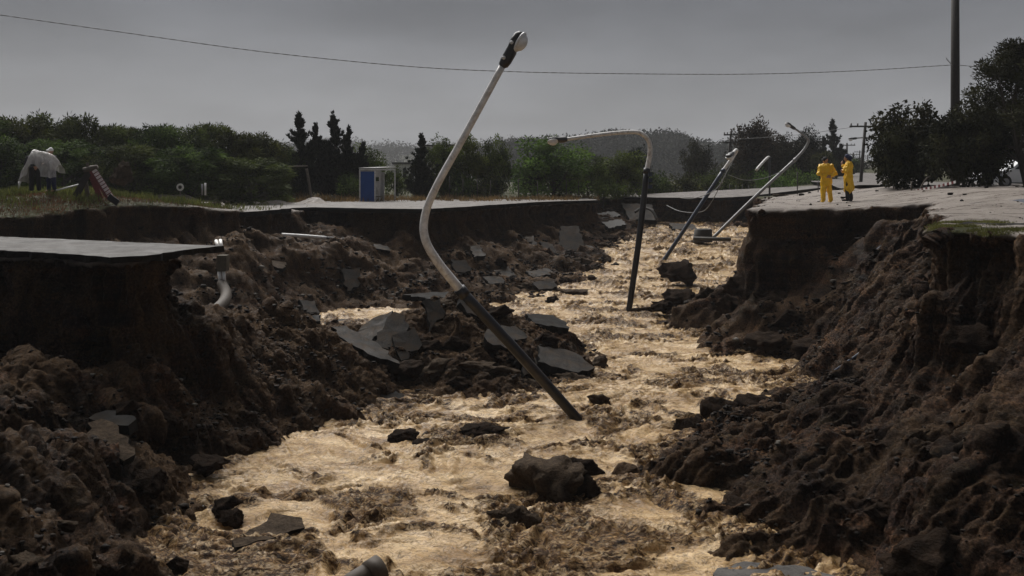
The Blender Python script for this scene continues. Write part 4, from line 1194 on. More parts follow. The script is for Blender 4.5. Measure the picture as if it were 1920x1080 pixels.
sag_cable('torn_cable', 'pale torn cable hanging beside the leaning blue lamp', [(1379, 292, 57), (1364, 320, 56.8), (1342, 355, 56.6), (1300, 372, 56.8), (1270, 370, 57.4)], 0.022, M['cable_pale'], n=32)
sag_cable('torn_cable', 'pale torn cable drooping low across the far end wall to the blue lamp', [(1250, 385, 66), (1275, 396, 64), (1310, 398, 61), (1330, 385, 58.5), (1360, 330, 57)], 0.022, M['cable_pale'], n=32)
sag_cable('torn_cable', 'thin cable slung between the two leaning lamps', [(1366, 328, 58.5), (1400, 338, 60), (1440, 332, 62), (1472, 318, 63)], 0.02, M['cable_pale'], n=24)

# ================================================================== PIPES
def tube_thing(name, label, cat, pts, r, mat, n=12, group=None, hollow=False):
    pts = [P(*p) for p in pts]; org = pts[0].copy()
    mb = MB(); c = [p - org for p in pts]
    if len(c) > 2: c = catmull(c, 8)
    mb.tube(c, r, n)
    if hollow:
        d_ = (c[0] - c[1]).normalized(); mb.tube([c[0] + d_ * .002, c[0] - d_ * .05], r * 0.8, n, 1)
    o = mb.build(name, [mat, M['asphalt_dark']] if hollow else mat, None, True, loc=org); tag(o, label, cat, group, 'thing'); return o
tube_thing('pipe', 'white pipe lying across the top of the far left slope', 'pipe', [(528, 440, 46), (575, 443, 46.2), (612, 446, 46.4)], 0.08, M['pvc'])
tube_thing('pipe', 'dark pipe continuing right from the white pipe on the slope', 'pipe', [(610, 446, 46.5), (638, 447, 46.7)], 0.06, M['black_paint'])
root = empty('drain_pipe_stack', P(412, 600, 33.0)); og = root.location
tag(root, 'twin white drain pipes with a mossy block above a curved muddy conduit', 'pipes')
for (a, b) in [((405, 451, 37.2), (411, 470, 36.9)), ((413, 450, 37.2), (416, 468, 36.9)), ((411, 508, 36.4), (413, 532, 36.2)), ((419, 508, 36.4), (421, 531, 36.2))]:
    mb = MB(); mb.tube([P(*a) - og, P(*b) - og], 0.065, 12); mb.build('white_pipe', M['pvc'], root, True)
mb = MB(); mb.box(P(418, 493, 36.5) - og, (0.36, 0.4, 0.58)); mb.build('block', M['block'], root)
mb = MB(); mb.tube(catmull([P(416, 531, 36.3) - og, P(424, 550, 35.6) - og, P(420, 566, 34.8) - og, P(405, 582, 34.0) - og, P(382, 600, 33.2) - og], 8), [.18 + .05 * (i / 32) for i in range(33)], 14); mb.build('conduit', M['rust'], root, True)
_o = P(665, 1078, 13.25); root = empty('pipe', _o); tag(root, 'grey collared pipe end poking up at the bottom edge of the frame', 'pipe')
mb = MB(); mb.tube([P(636, 1112, 13.2) - _o, P(661, 1094, 13.25) - _o, P(708, 1066, 13.4) - _o], 0.15, 18); mb.build('pipe_barrel', M['rust'], root, True)
mb = MB(); mb.tube([P(692, 1078, 13.3) - _o, P(714, 1064, 13.42) - _o], 0.18, 18); mb.build('collar', M['rust'], root, True)
tube_thing('iron_rod', 'dark iron rod sticking out of the middle of the right slope', 'rod', [(1552, 706, 24.0), (1600, 672, 23.6), (1642, 643, 23.4)], 0.045, M['blue_paint'])
tube_thing('iron_rod', 'short blue rod between the boulders at the right bank tip', 'rod', [(1398, 790, 22.6), (1420, 778, 22.6), (1452, 752, 22.9)], 0.035, M['blue_paint'])
tube_thing('beam', 'long pale beam lying on the far water behind the right cliff', 'beam', [(1300, 447, 62), (1370, 449, 62)], 0.12, M['concrete'], 4)
tube_thing('beam', 'dark beam on the water at the base of the dark lamp', 'beam', [(1184, 583, 41.0), (1222, 580, 40.6)], 0.12, M['clod'], 6)
tube_thing('hose', 'arched pale hose over the slabs in the far corner', 'hose', [(1190, 398, 72), (1205, 390, 72), (1222, 395, 71.5), (1232, 412, 71)], 0.10, M['concrete'], 8)
# concrete manhole ring
root = empty('manhole_ring', P(1318, 442, 63)); tag(root, 'round concrete manhole ring with a dark mouth on the far water', 'manhole ring')
mb = MB(); n = 24; vs = []; fs = []
prof = [(.62, -.4), (.55, .42), (.36, .46), (.34, .1)]
for (r_, z_) in prof:
    for k in range(n): vs.append((r_ * math.cos(2 * math.pi * k / n), r_ * math.sin(2 * math.pi * k / n) - z_ * 0.35, z_))
for i in range(3):
    for k in range(n): fs.append((i * n + k, i * n + (k + 1) % n, (i + 1) * n + (k + 1) % n, (i + 1) * n + k))
fs.append(tuple(3 * n + k for k in range(n)))
mb.add(vs, fs); mb.build('ring', M['concrete'], root, True)

# ================================================================== VEGETATION
def leaf_quads(C, D, L_, Wd, rg):
    """diamond leaves: C bases, D unit directions, L_ lengths, Wd half widths"""
    R = rg.normal(size=C.shape); S = np.cross(D, R); S /= np.maximum(np.linalg.norm(S, axis=1), 1e-6)[:, None]
    a = C; b = C + D * (L_ * .45)[:, None] + S * Wd[:, None]; c = C + D * L_[:, None]; d = C + D * (L_ * .45)[:, None] - S * Wd[:, None]
    V = np.stack([a, b, c, d], 1).reshape(-1, 3)
    return V, np.arange(len(V)).reshape(-1, 4)
def unit(v): return v / np.maximum(np.linalg.norm(v, axis=1), 1e-6)[:, None]
def crown_mesh(name, clumps, per, sig, leaf, dir_fn, mat, seed):
    """clumps (n,4): centre and radius; leaves scattered in each"""
    rg = np.random.default_rng(seed); n = len(clumps)
    k = np.repeat(np.arange(n), per)
    off = unit(rg.normal(size=(len(k), 3))) * (rg.random(len(k)) ** .45 * 1.75 * sig * clumps[k, 3])[:, None]
    C = clumps[k, :3] + off
    D = unit(dir_fn(C, unit(off), rg))
    L_ = leaf[0] * rg.uniform(.6, 1.4, len(k)); Wd = leaf[1] * rg.uniform(.6, 1.3, len(k))
    V, Q = leaf_quads(C, D, L_, Wd, rg)
    cs = rg.random(n)
    sh = np.clip(cs[k] ** 1.6 * .8 + rg.random(len(k)) * .25, 0, 1)
    me = np_mesh(name, V, Q, False); add_attr(me, 'shade', np.repeat(sh, 4)); me.materials.append(mat)
    return me
def limbs(name, h, r, tips, rg, trunk_top=0.7):
    mb = MB(); top = Vector((rg.uniform(-.1, .1) * h, rg.uniform(-.1, .1) * h, h * trunk_top))
    mid = top * 0.5 + Vector((rg.uniform(-.05, .05) * h, rg.uniform(-.05, .05) * h, 0))
    tr = catmull([(0, 0, -0.3), mid, top], 5); mb.tube(tr, [r * (1 - .7 * i / (len(tr) - 1)) for i in range(len(tr))], 8)
    for t in tips:
        f = min(.95, max(.25, t[2] / h - rg.uniform(.15, .35))); b = tr[int(f * (len(tr) - 1))]
        e = Vector(t[:3]); m_ = b.lerp(e, .5) + Vector((0, 0, -.06 * h))
        mb.tube([b, m_, e], [r * .35, r * .22, r * .06], 5)
    me = bpy.data.meshes.new(name); me.from_pydata(mb.v, [], mb.f); me.update(); me.materials.append(M['bark'])
    return me
def make_row(seed):      # feathery drooping tree 5 m tall, foliage down to the ground
    rg = np.random.default_rng(seed); n = 80
    z = rg.random(n) ** .8 * 4.4 + .2; w = 1.9 * np.sqrt(np.clip(1 - ((z - 2.0) / 2.9) ** 2, .02, 1)); a = rg.random(n) * 6.28; q = np.sqrt(rg.random(n)) * w
    cl = np.stack([q * np.cos(a), q * np.sin(a), z, rg.uniform(.34, .62, n)], 1)
    return crown_mesh('crown', cl, 190, .5, (.21, .03), lambda C, o, g: C * (.22, .22, 0) + o * .5 + np.array([0.1, 0, .35]) - np.array([0, 0, 1.1]) * g.random((len(C), 1)), M['leaf_row'], seed), limbs('trunk', 5, .12, cl[:14], random.Random(seed))
def make_conifer(seed, spires):   # cypress: upright sprays round one or more spires
    rg = np.random.default_rng(seed); out = []
    for (x, y, z0, h, r) in spires:
        ln_ = x * .55 + .1 * math.sin(seed + h)
        for i in range(int(17 * h)):
            t = rg.random() ** 1.15; a = rg.random() * 6.28; ln = r * (1 - t) ** 1.0 * rg.uniform(.35, 1.75) + .06
            up = rg.uniform(.6, 1.6)
            for f in (.25, .55, .8, 1.0):
                out.append((x + ln_ * t + ln * f * math.cos(a), y + ln * f * math.sin(a), z0 + t * h + ln * f * up, (.15 * (1 - t) + .06) * (1.2 - .75 * f)))
        for t in np.linspace(.75, 1.0, 6): out.append((x + ln_ * t, y, z0 + t * h + .2, .12 * (1.1 - t) + .05))
    cl = np.array(out)
    h = max(s_[2] + s_[3] for s_ in spires)
    return crown_mesh('crown', cl, 30, .62, (.19, .036), lambda C, o, g: o * .5 + unit(C * (1, 1, 0)) * .35 + np.array([0, 0, .8]), M['leaf_conifer'], seed), limbs('trunk', h, .13, cl[:6], random.Random(seed), .85)
def make_broad(seed, mat='leaf_broad', hh=5.0, ww=1.8, low=.1, n=85, per=120, leaf=(.16, .05), sig=.6, cr=(.28, .62)):
    rg = np.random.default_rng(seed)
    u = unit(rg.normal(size=(n, 3))); rr = rg.random(n) ** .45
    cz = hh * (low + 1) / 2; rz = hh * (1 - low) / 2
    lob = 1 + .35 * perlin(u * 1.7 + seed, seed)
    cl = np.c_[u * (rr * lob)[:, None] * (ww, ww, rz * .92) + (0, 0, cz), rg.uniform(cr[0], cr[1], n)]
    cl[:, :2] += rg.normal(size=(n, 2)) * .12
    return crown_mesh('crown', cl, per, sig, leaf, lambda C, o, g: o + g.normal(size=C.shape) * .5 + np.array([0, 0, -.15]), M[mat], seed), limbs('trunk', hh, .11, cl[:16], random.Random(seed))
def make_pine(seed):     # open pine 8 m: tufts at branch ends
    rg = np.random.default_rng(seed); cl = []
    for i in range(95):
        z = rg.uniform(2.6, 8.4); w = 3.1 * (1 - (z / 9.4) ** 2.0) + .35; a = rg.random() * 6.28
        for f in np.linspace(.4, 1, 5):
            cl.append((w * f * math.cos(a) + rg.normal() * .14, w * f * math.sin(a) + rg.normal() * .14, z + .45 * f * f + rg.normal() * .12, rg.uniform(.26, .46)))
    cl = np.array(cl)
    return crown_mesh('crown', cl, 95, .66, (.17, .034), lambda C, o, g: o * .8 + np.array([0, 0, .6]), M['leaf_bush'], seed), limbs('trunk', 8.6, .17, cl[4::5][:50], random.Random(seed), .95)
PROTO = {'row': [make_row(i) for i in (1, 2, 3, 4)],
         'conifer': [make_conifer(11, [(0, 0, .2, 5.2, 1.0), (.3, .1, .1, 3.4, 1.0), (-.35, 0, .1, 2.8, .9)])],
         'spires': [make_conifer(12, [(0, 0, .3, 5.0, .8), (-.7, .1, .2, 4.4, .75), (.55, 0, .2, 4.2, .8), (1.05, -.1, .4, 3.0, .65), (-.3, .2, 0, 3.2, 1.1), (.2, .3, 0, 2.6, 1.2)])],
         'broad': [make_broad(21), make_broad(22, ww=1.6), make_broad(23, ww=2.1)],
         'dark': [make_broad(31, 'leaf_bush', 5, 1.7), make_broad(32, 'leaf_conifer', 5, 1.5)],
         'red': [make_broad(41, 'leaf_red', 5, 1.3, .05), make_broad(42, 'leaf_red', 5, 1.6, .05)],
         'bush': [make_broad(51, 'leaf_row', 2.2, 1.5, .0, 40, 70, (.16, .05)), make_broad(52, 'leaf_broad', 2.2, 1.6, .0, 40, 70, (.16, .05))],
         'bigbush': [make_broad(61, 'leaf_bush', 3.6, 1.9, .02, 190, 70, (.17, .05), .62, (.2, .42))],
         'pine': [make_pine(71)]}
def tree(kind, px, base_y, d, top_y, width_px, label, cat='tree', name='tree', group=None, v=None, rz=None):
    rg = random.Random(label)
    crown, trunk = PROTO[kind][rg.randrange(len(PROTO[kind])) if v is None else v]
    root = empty(name, P(px, base_y, d), rg.uniform(0, 6.28) if rz is None else rz)
    h = (base_y - top_y) / FPX * d; w = width_px / FPX * d
    key = crown.name
    dims = DIMS.setdefault(key, None)
    if dims is None:
        co = np.empty(len(crown.vertices) * 3); crown.vertices.foreach_get('co', co); co = co.reshape(-1, 3)
        dims = DIMS[key] = (np.percentile(co[:, 2], 98.5), np.percentile(np.abs(co[:, :2]), 97) * 2)
    root.scale = (w / dims[1], w / dims[1], h / dims[0])
    link('crown', crown, None, root); link('trunk', trunk, None, root)
    tag(root, label, cat, group); return root
DIMS = {}
RB = 378
row = [(-25,226,120),(38,228,120),(95,222,125),(150,228,115),(205,240,110),(252,245,110),(300,240,115),(345,246,110),(395,238,105),(440,254,110),(485,256,110),(520,278,85)]
row = row + [(0,262,150),(120,268,150),(235,275,150),(360,280,150),(470,300,140)]
_N = ordinals(row, 'tree in the dense feathery row behind the left bank')
for i, (px, ty, w) in enumerate(row):
    dd = 63 + (i % 3) * 2.0 if i < 12 else 58.5
    tree('row', px, 388 if i < 12 else 384, dd, ty, w, _N[i], group='dense feathery row of trees')
tree('conifer', 562, 378, 68, 220, 66, 'narrow dark cypress with a bent tip left of the blue shelter', name='cypress', rz=0)
tree('spires', 628, 378, 69, 228, 96, 'dark cypress with many spires left of the blue shelter', name='cypress', rz=0.1)
tree('conifer', 790, 380, 70, 258, 52, 'slim dark conifer just right of the blue shelter', name='cypress', rz=2)
for px, by, d, ty, w, k, lab in [(690,380,72,280,80,'broad','light green tree behind the blue shelter'),(655,380,66,330,60,'bush','bush at the left foot of the blue shelter'),(745,378,75,318,50,'bush','low bush between the shelter and the slim conifer'),
        (832,380,71,268,60,'broad','bright green tree crossed by the bent lamp'),(880,380,72,262,70,'broad','green tree just right of the bent lamp'),(930,380,73,264,60,'broad','green tree left of the gap before the round tree'),
        (985,378,78,318,50,'bush','low bush left of the big round tree'),(1040,382,72,264,130,'broad','big round green tree under the lamp head'),(1105,382,76,292,70,'broad','yellow-green tree right of the big round tree'),(1160,382,78,290,90,'broad','green tree left of the dark lamp pole'),
        (1195,382,84,284,46,'dark','dark narrow tree behind the dark lamp pole'),(1230,382,85,325,70,'bush','bush just right of the dark lamp pole'),(1280,382,86,330,80,'bush','round bush left of the leaning blue lamp'),
        (1335,382,87,322,80,'bush','round bush behind the leaning blue lamp'),(1305,378,110,272,56,'dark','dark tree rising above the round bushes'),(1390,380,100,300,80,'dark','dark tree right of the leaning blue lamp'),
        (1412,374,100,236,70,'red','tall rusty tree beside the double-crossarm pole'),(1452,374,104,256,70,'red','lower rusty tree right of the tall rusty one'),(1480,374,98,262,64,'dark','dark tree left of the grey leaning lamp head'),
        (1515,370,104,248,46,'dark','pointed dark tree under the grey leaning lamp head'),(1538,366,100,290,70,'row','green tree just left of the yellow raincoats'),(1562,366,110,232,48,'conifer','tall leaning conifer above the yellow raincoats'),(1545,366,112,262,36,'conifer','shorter conifer left of the tall leaning one'),
        (1600,348,150,296,60,'dark','far dark tree right of the tall leaning conifer'),(1585,352,130,300,60,'row','far green tree behind the taller raincoat figure'),(1500,376,92,318,80,'bush','bush left of the yellow raincoats'),(1440,378,90,322,80,'bush','bush at the snapped lamp post'),(1385,380,90,330,70,'bush','bush behind the leaning grey lamp'),
        (1068,380,74,322,60,'bush','bush below the big round tree'),(1000,380,74,300,46,'dark','small dark tree at the left side of the big round tree'),(860,382,70,325,60,'bush','bush at the foot of the trees right of the bent lamp'),(920,382,71,330,60,'bush','bush at the foot of the green tree before the gap'),(810,382,70,325,50,'bush','bush at the foot of the slim conifer'),(1130,382,75,335,70,'bush','bush between the yellow-green tree and the dark lamp')]:
    tree(k, px, by, d, ty, w, lab, cat='bush' if k == 'bush' else 'tree', name='bush' if k == 'bush' else ('cypress' if k == 'conifer' else 'tree'), group='trees beyond the far road')
tree('bigbush', 1722, 360, 43.5, 208, 150, 'big dark bushy tree left of the thick utility pole', cat='tree', group='dark trees on the right', rz=0.4)
tree('bigbush', 1682, 360, 42.5, 250, 82, 'dark bush with ragged edge beside the uphill street', cat='bush', name='bush', group='dark trees on the right', rz=2.1)
tree('bigbush', 1808, 356, 40, 215, 120, 'dark bush right behind the thick utility pole', cat='bush', name='bush', group='dark trees on the right', rz=4)
tree('bigbush', 1852, 354, 42, 195, 100, 'dark bush under the pine at the right edge', cat='bush', name='bush', group='dark trees on the right', rz=5)
tree('pine', 1930, 352, 39.5, 84, 235, 'tall open pine at the right edge of the frame', name='pine_tree', group='dark trees on the right', rz=1.0)

# ridges with woods
def ridge(name, pts, d, depth, matname, leaf, nleaf, seed, label):
    xs = [p[0] for p in pts]; n = 60; m = 12
    px = np.linspace(xs[0], xs[-1], n); top = np.interp(px, xs, [p[1] for p in pts])
    V = []
    for i in range(n):
        zt = CAM_H - (top[i] - HOR) / FPX * d; xc = (px[i] - 960) / FPX * d
        for j in range(m):
            t = j / (m - 1) * 2 - 1
            V.append((xc * (1 + t * depth / d), d + t * depth, 3.4 + (zt - 3.4) * max(0, 1 - t * t) ** .8))
    V = np.array(V); V[:, 2] += 1.2 * fbm(V * .05, 2, seed) * (V[:, 2] > 4.5)
    i, j = np.meshgrid(np.arange(n - 1), np.arange(m - 1), indexing='ij')
    Q = np.stack([i * m + j, (i + 1) * m + j, (i + 1) * m + j + 1, i * m + j + 1], -1).reshape(-1, 4)
    me = np_mesh(name, V - (0, 0, 0.6), Q); add_attr(me, 'mask', np.tile([0, 1.0, 0], (len(V), 1)))
    o = link(name, me, M['soil']); tag(o, kind='structure')
    rg = np.random.default_rng(seed); nt_ = nleaf // 60
    f = rg.integers(len(Q), size=nt_); w = rg.dirichlet(np.ones(4), nt_)
    C = (V[Q[f]] * w[:, :, None]).sum(1); C = C[C[:, 1] < d + depth * .3]
    cl = np.c_[C + (0, 0, leaf * 1.2), leaf * rg.uniform(1.8, 4.2, len(C))]
    cl[:, 2] += cl[:, 3] * .3
    me = crown_mesh('woods', cl, 60, .55, (leaf, leaf * .3), lambda c, o, g: o * .3 + g.normal(size=c.shape) + np.array([0, 0, -.2]), M[matname], seed)
    o = link('hill_woods', me); tag(o, label, 'woods', kind='stuff')
ridge('wooded_hill', [(900,300),(950,288),(1000,282),(1060,280),(1100,275),(1150,267),(1200,273),(1260,270),(1300,286),(1350,292),(1390,284),(1440,290),(1520,305),(1580,318)], 430, 70, 'leaf_conifer', 1.15, 130000, 5, 'dark woods covering the hill behind the lamps')
ridge('distant_hill', [(-150,250),(0,262),(200,280),(420,300),(540,292),(600,277),(650,284),(700,287),(760,291),(850,288),(960,280),(1050,285),(1150,290)], 900, 110, 'leaf_bush', 2.2, 80000, 6, 'hazy woods on the distant hill left of centre')

def blades(name, V, N, w, n, h, wd, mat, seed, label, cat, lean=.35):
    rg = np.random.default_rng(seed); w = np.maximum(w, 0)
    idx = rg.choice(len(V), n, p=w / w.sum())
    C = V[idx] + rg.normal(size=(n, 3)) * (.06, .06, 0)
    D = unit(rg.normal(size=(n, 3)) * (lean, lean, .1) + (0, 0, 1))
    VV, Q = leaf_quads(C, D, h * rg.uniform(.4, 1.3, n), np.full(n, wd), rg)
    me = np_mesh(name, VV, Q, False); add_attr(me, 'shade', np.repeat(np.clip(.5 * rg.random(n) + .5 * (perlin(C * .8, 3) + .5), 0, 1), 4))
    o = link(name, me, mat); tag(o, label, cat, kind='stuff')
xf, yf = Vf[:, 0], Vf[:, 1]
mound = topf * np.exp(-(((xf + 19.5) / 5.5) ** 2 + ((yf - 43) / 5) ** 2)) * sstep(-.25, .3, fbm(np.c_[xf, yf, 0 * xf] * .6, 2, 8)) * sstep(36, 42, yf)
blades('grass', Vf, Nf, mound, 16000, .34, .018, M['grass'], 3, 'green grass on the mound around the bending figure', 'grass')
blades('trodden_grass', Vf, Nf, topf * np.exp(-(((xf + 17.5) / 5.5) ** 2 + ((yf - 39) / 3.5) ** 2)), 7000, .12, .014, M['weed'], 4, 'short brown and green turf along the left rim', 'grass')
xn, yn = Vn[:, 0], Vn[:, 1]
blades('rim_grass', Vn, Nn, topn * (xn > 7) * (yn < 22) * sstep(1.7, .7, poly_sd(OUTER, xn, yn)) * sstep(-.05, .25, fbm(np.c_[xn, yn, 0 * xn] * .9, 2, 9)), 9000, .07, .008, M['grass'], 5, 'sparse grass along the near right rim', 'grass', .8)
rimw = topf * sstep(5.0, .5, np.abs(yf - np.interp(xf, [-14, -8, 0, 6], [64, 66, 66.5, 70]))) * (xf > -14) * (xf < 8) * sstep(-.1, .3, fbm(np.c_[xf, yf, 0 * xf] * .7, 2, 10))
blades('roadside_weeds', Vf, Nf, rimw, 5000, .45, .03, M['weed'], 6, 'brown weeds and litter along the far road edge', 'weeds', .7)

# ================================================================== PEOPLE
def cones_sdf(prims, h, k=0.03, pad=0.08):
    """one continuous skin over tapered capsules (a, b, ra, rb[, flatten y])"""
    A = np.array([p[0] for p in prims], float); B = np.array([p[1] for p in prims], float)
    R = max(max(p[2], p[3]) for p in prims)
    lo = np.minimum(A, B).min(0) - R - pad; hi = np.maximum(A, B).max(0) + R + pad
    xs, ys, zs = (np.arange(lo[i], hi[i], h) for i in range(3))
    X, Y, Z = np.meshgrid(xs, ys, zs, indexing='ij')
    F = None
    for p in prims:
        a, b = np.array(p[0], float), np.array(p[1], float); e = b - a; fy = p[4] if len(p) > 4 else 1.0
        t = np.clip(((X - a[0]) * e[0] + (Y - a[1]) * e[1] + (Z - a[2]) * e[2]) / max(e @ e, 1e-9), 0, 1)
        d = np.sqrt((X - a[0] - t * e[0]) ** 2 + ((Y - a[1] - t * e[1]) / fy) ** 2 + (Z - a[2] - t * e[2]) ** 2) - (p[2] + (p[3] - p[2]) * t)
        if F is None: F = d
        else:
            q = np.clip(.5 + .5 * (d - F) / k, 0, 1); F = d * (1 - q) + F * q - k * q * (1 - q)
    V, Q = surface_nets(F, lo, h)
    return smooth(V, Q, 2, .4), Q
def sdf_part(name, prims, mat, parent, h=.016, k=.03, wrinkle=0.0, seed=0):
    V, Q = cones_sdf(prims, h, k)
    if wrinkle:
        N = vnormals(V, Q); V = V + N * (wrinkle * fbm(V * (9, 9, 4), 3, seed))[:, None]
    return link(name, np_mesh(name, V, Q), mat, parent)
def hand(wrist, d, palm, prims):
    """palm and five bent fingers; d points along the hand, palm is the palm normal"""
    w = Vector(wrist); d = Vector(d).normalized(); n = Vector(palm); n = (n - d * n.dot(d)).normalized(); s_ = d.cross(n)
    prims.append((w, w + d * .08, .026, .034, 1))
    for i, (o_, l) in enumerate(((-.03, .062), (-.01, .075), (.01, .078), (.03, .070))):
        a = w + d * .085 + s_ * o_; b = a + d * l * .55 + n * .012; c = b + d * l * .35 + n * .03
        prims.append((a, b, .0105, .0095, 1)); prims.append((b, c, .0095, .008, 1))
    a = w + d * .03 - s_ * .03; b = a + d * .03 - s_ * .035 + n * .01; c = b + d * .035 - s_ * .008 + n * .015
    prims.append((a, b, .0125, .011, 1)); prims.append((b, c, .011, .009, 1))
def head_prims(c, fwd):
    c = Vector(c); f = Vector(fwd).normalized(); r = Vector((f.y, -f.x, 0)); u = Vector((0, 0, 1))
    return [(c + u * .035 - f * .015, c + u * .045 - f * .03, .092, .092, 1), (c - u * .04 + f * .02, c - u * .075 + f * .035, .068, .05, 1), (c + f * .085 - u * .005, c + f * .112 - u * .035, .012, .018, 1),
            (c + f * .088 - u * .068 + r * .02, c + f * .088 - u * .068 - r * .02, .012, .012, 1), (c + r * .088 - u * .01, c + r * .09 - u * .045, .018, .014, 1), (c - r * .088 - u * .01, c - r * .09 - u * .045, .018, .014, 1),
            (c + f * .082 + u * .028 + r * .04, c + f * .082 + u * .028 - r * .04, .018, .018, 1)]
def person(label, loc, rz, group):
    root = empty('person', loc, rz); tag(root, label, 'person', group); return root
V3 = Vector
# --- figure with hands clasped behind the back, back turned to us
p1 = person('person in yellow raincoat and trousers, back turned, hands clasped behind, black cap', P(1549, 379, 38.5), .12, 'people in yellow oilskins')
sh, hip, kn = [V3((-.20, .0, 1.38)), V3((.20, .0, 1.38))], [V3((-.10, 0, .86)), V3((.10, 0, .86))], [V3((-.115, .02, .47)), V3((.14, .03, .47))]
an = [V3((-.12, -.02, .08)), V3((.19, .0, .08))]; el = [V3((-.33, -.06, 1.10)), V3((.33, -.06, 1.10))]; wr = [V3((-.07, -.20, .99)), V3((.06, -.19, 1.01))]
body = [((0, .01, 1.45), (0, .02, 1.54), .06, .055, 1), ((0, 0, .92), (0, 0, 1.30), .13, .14, .75), ((-.15, 0, 1.37), (.15, 0, 1.37), .075, .075, 1)] + head_prims((-.02, .05, 1.60), (-.35, 1, 0))
hands = []
for i in (0, 1):
    body += [(sh[i], el[i], .05, .042, 1), (el[i], wr[i], .04, .028, 1), (hip[i], kn[i], .085, .06, 1), (kn[i], an[i], .058, .04, 1), (an[i], an[i] + V3((0, .13, -.04)), .04, .035, 1)]
hand(wr[0], (.9, -.1, -.2), (0, -1, 0), body); hand(wr[1], (-.9, .1, -.35), (0, 1, 0), body)
sdf_part('body', body, M['skin'], p1, .013, .02)
coat = [((0, 0, .80), (0, 0, 1.05), .215, .20, .72), ((0, 0, 1.0), (0, -.01, 1.28), .20, .21, .72), ((-.16, 0, 1.38), (.16, 0, 1.38), .098, .098, 1), ((-.1, -.09, 1.40), (.1, -.09, 1.40), .055, .055, 1), ((0, -.13, 1.32), (0, -.11, 1.40), .05, .09, .6)]
for i in (0, 1): coat += [(sh[i], el[i], .095, .078, 1), (el[i], wr[i] * .8 + el[i] * .2, .075, .06, 1)]
sdf_part('raincoat', coat, M['yellow'], p1, .018, .04, .05, 3)
tr = []
for i in (0, 1): tr += [(hip[i], kn[i], .115, .092, 1), (kn[i], an[i] + V3((0, 0, .02)), .09, .085, 1)]
sdf_part('trousers', tr, M['yellow'], p1, .018, .03, .025, 4)
for i in (0, 1): sdf_part('boot', [(an[i] + V3((0, -.02, .05)), an[i] + V3((0, 0, -.03)), .058, .055, 1), (an[i] + V3((0, .02, -.035)), an[i] + V3((0, .17, -.045)), .05, .04, 1)], M['yellow'], p1)
sdf_part('cap', [((-.02, .04, 1.65), (-.02, .03, 1.66), .105, .10, 1), ((-.03, .1, 1.655), (-.06, .2, 1.635), .05, .045, 1)], M['black_cloth'], p1)
# --- taller figure in a long coat, seen from the side
p2 = person('taller person in a long yellow coat and navy hood, hand raised to face', P(1591, 377, 38.3), math.radians(72), 'people in yellow oilskins')
sh, hip, kn = [V3((-.19, 0, 1.42)), V3((.19, 0, 1.42))], [V3((-.09, 0, .9)), V3((.09, 0, .9))], [V3((-.10, .05, .49)), V3((.10, -.04, .49))]
an = [V3((-.1, .04, .08)), V3((.11, -.10, .08))]; el = [V3((-.25, .10, 1.16)), V3((.27, .06, 1.15))]; wr = [V3((-.10, .24, 1.40)), V3((.05, .24, 1.16))]
body = [((0, .01, 1.5), (0, .03, 1.58), .06, .055, 1), ((0, 0, .95), (0, 0, 1.34), .13, .14, .75), ((-.14, 0, 1.41), (.14, 0, 1.41), .075, .075, 1)] + head_prims((0, .06, 1.65), (0, 1, 0))
for i in (0, 1):
    body += [(sh[i], el[i], .05, .042, 1), (el[i], wr[i], .04, .028, 1), (hip[i], kn[i], .085, .06, 1), (kn[i], an[i], .058, .04, 1), (an[i], an[i] + V3((0, .13, -.04)), .04, .035, 1)]
hand(wr[0], (.3, .1, 1), (.2, -1, 0), body); hand(wr[1], (-1, .2, .2), (0, -1, 0), body)
sdf_part('body', body, M['skin'], p2, .013, .02)
coat = [((0, .0, .50), (0, 0, .9), .225, .205, .8), ((0, 0, .85), (0, 0, 1.32), .20, .20, .75), ((-.15, 0, 1.42), (.15, 0, 1.42), .095, .095, 1), ((-.06, -.02, 1.50), (.06, -.02, 1.50), .085, .085, 1)]
for i in (0, 1): coat += [(sh[i], el[i], .09, .078, 1), (el[i], wr[i] * .85 + el[i] * .15, .075, .06, 1)]
sdf_part('long_coat', coat, M['yellow'], p2, .018, .04, .05, 5)
tr = []
for i in (0, 1): tr += [(hip[i], kn[i], .105, .08, 1), (kn[i], an[i] + V3((0, 0, .04)), .08, .072, 1)]
sdf_part('trousers', tr, M['black_cloth'], p2, .018, .03, .015, 6)
for i in (0, 1): sdf_part('boot', [(an[i] + V3((0, -.02, .05)), an[i] + V3((0, 0, -.03)), .058, .055, 1), (an[i] + V3((0, .02, -.035)), an[i] + V3((0, .17, -.045)), .05, .04, 1)], M['black_cloth'], p2)
sdf_part('hood', [((0, .02, 1.68), (0, .045, 1.715), .115, .10, 1), ((0, -.03, 1.58), (0, -.02, 1.66), .085, .11, 1)], M['navy_cloth'], p2)
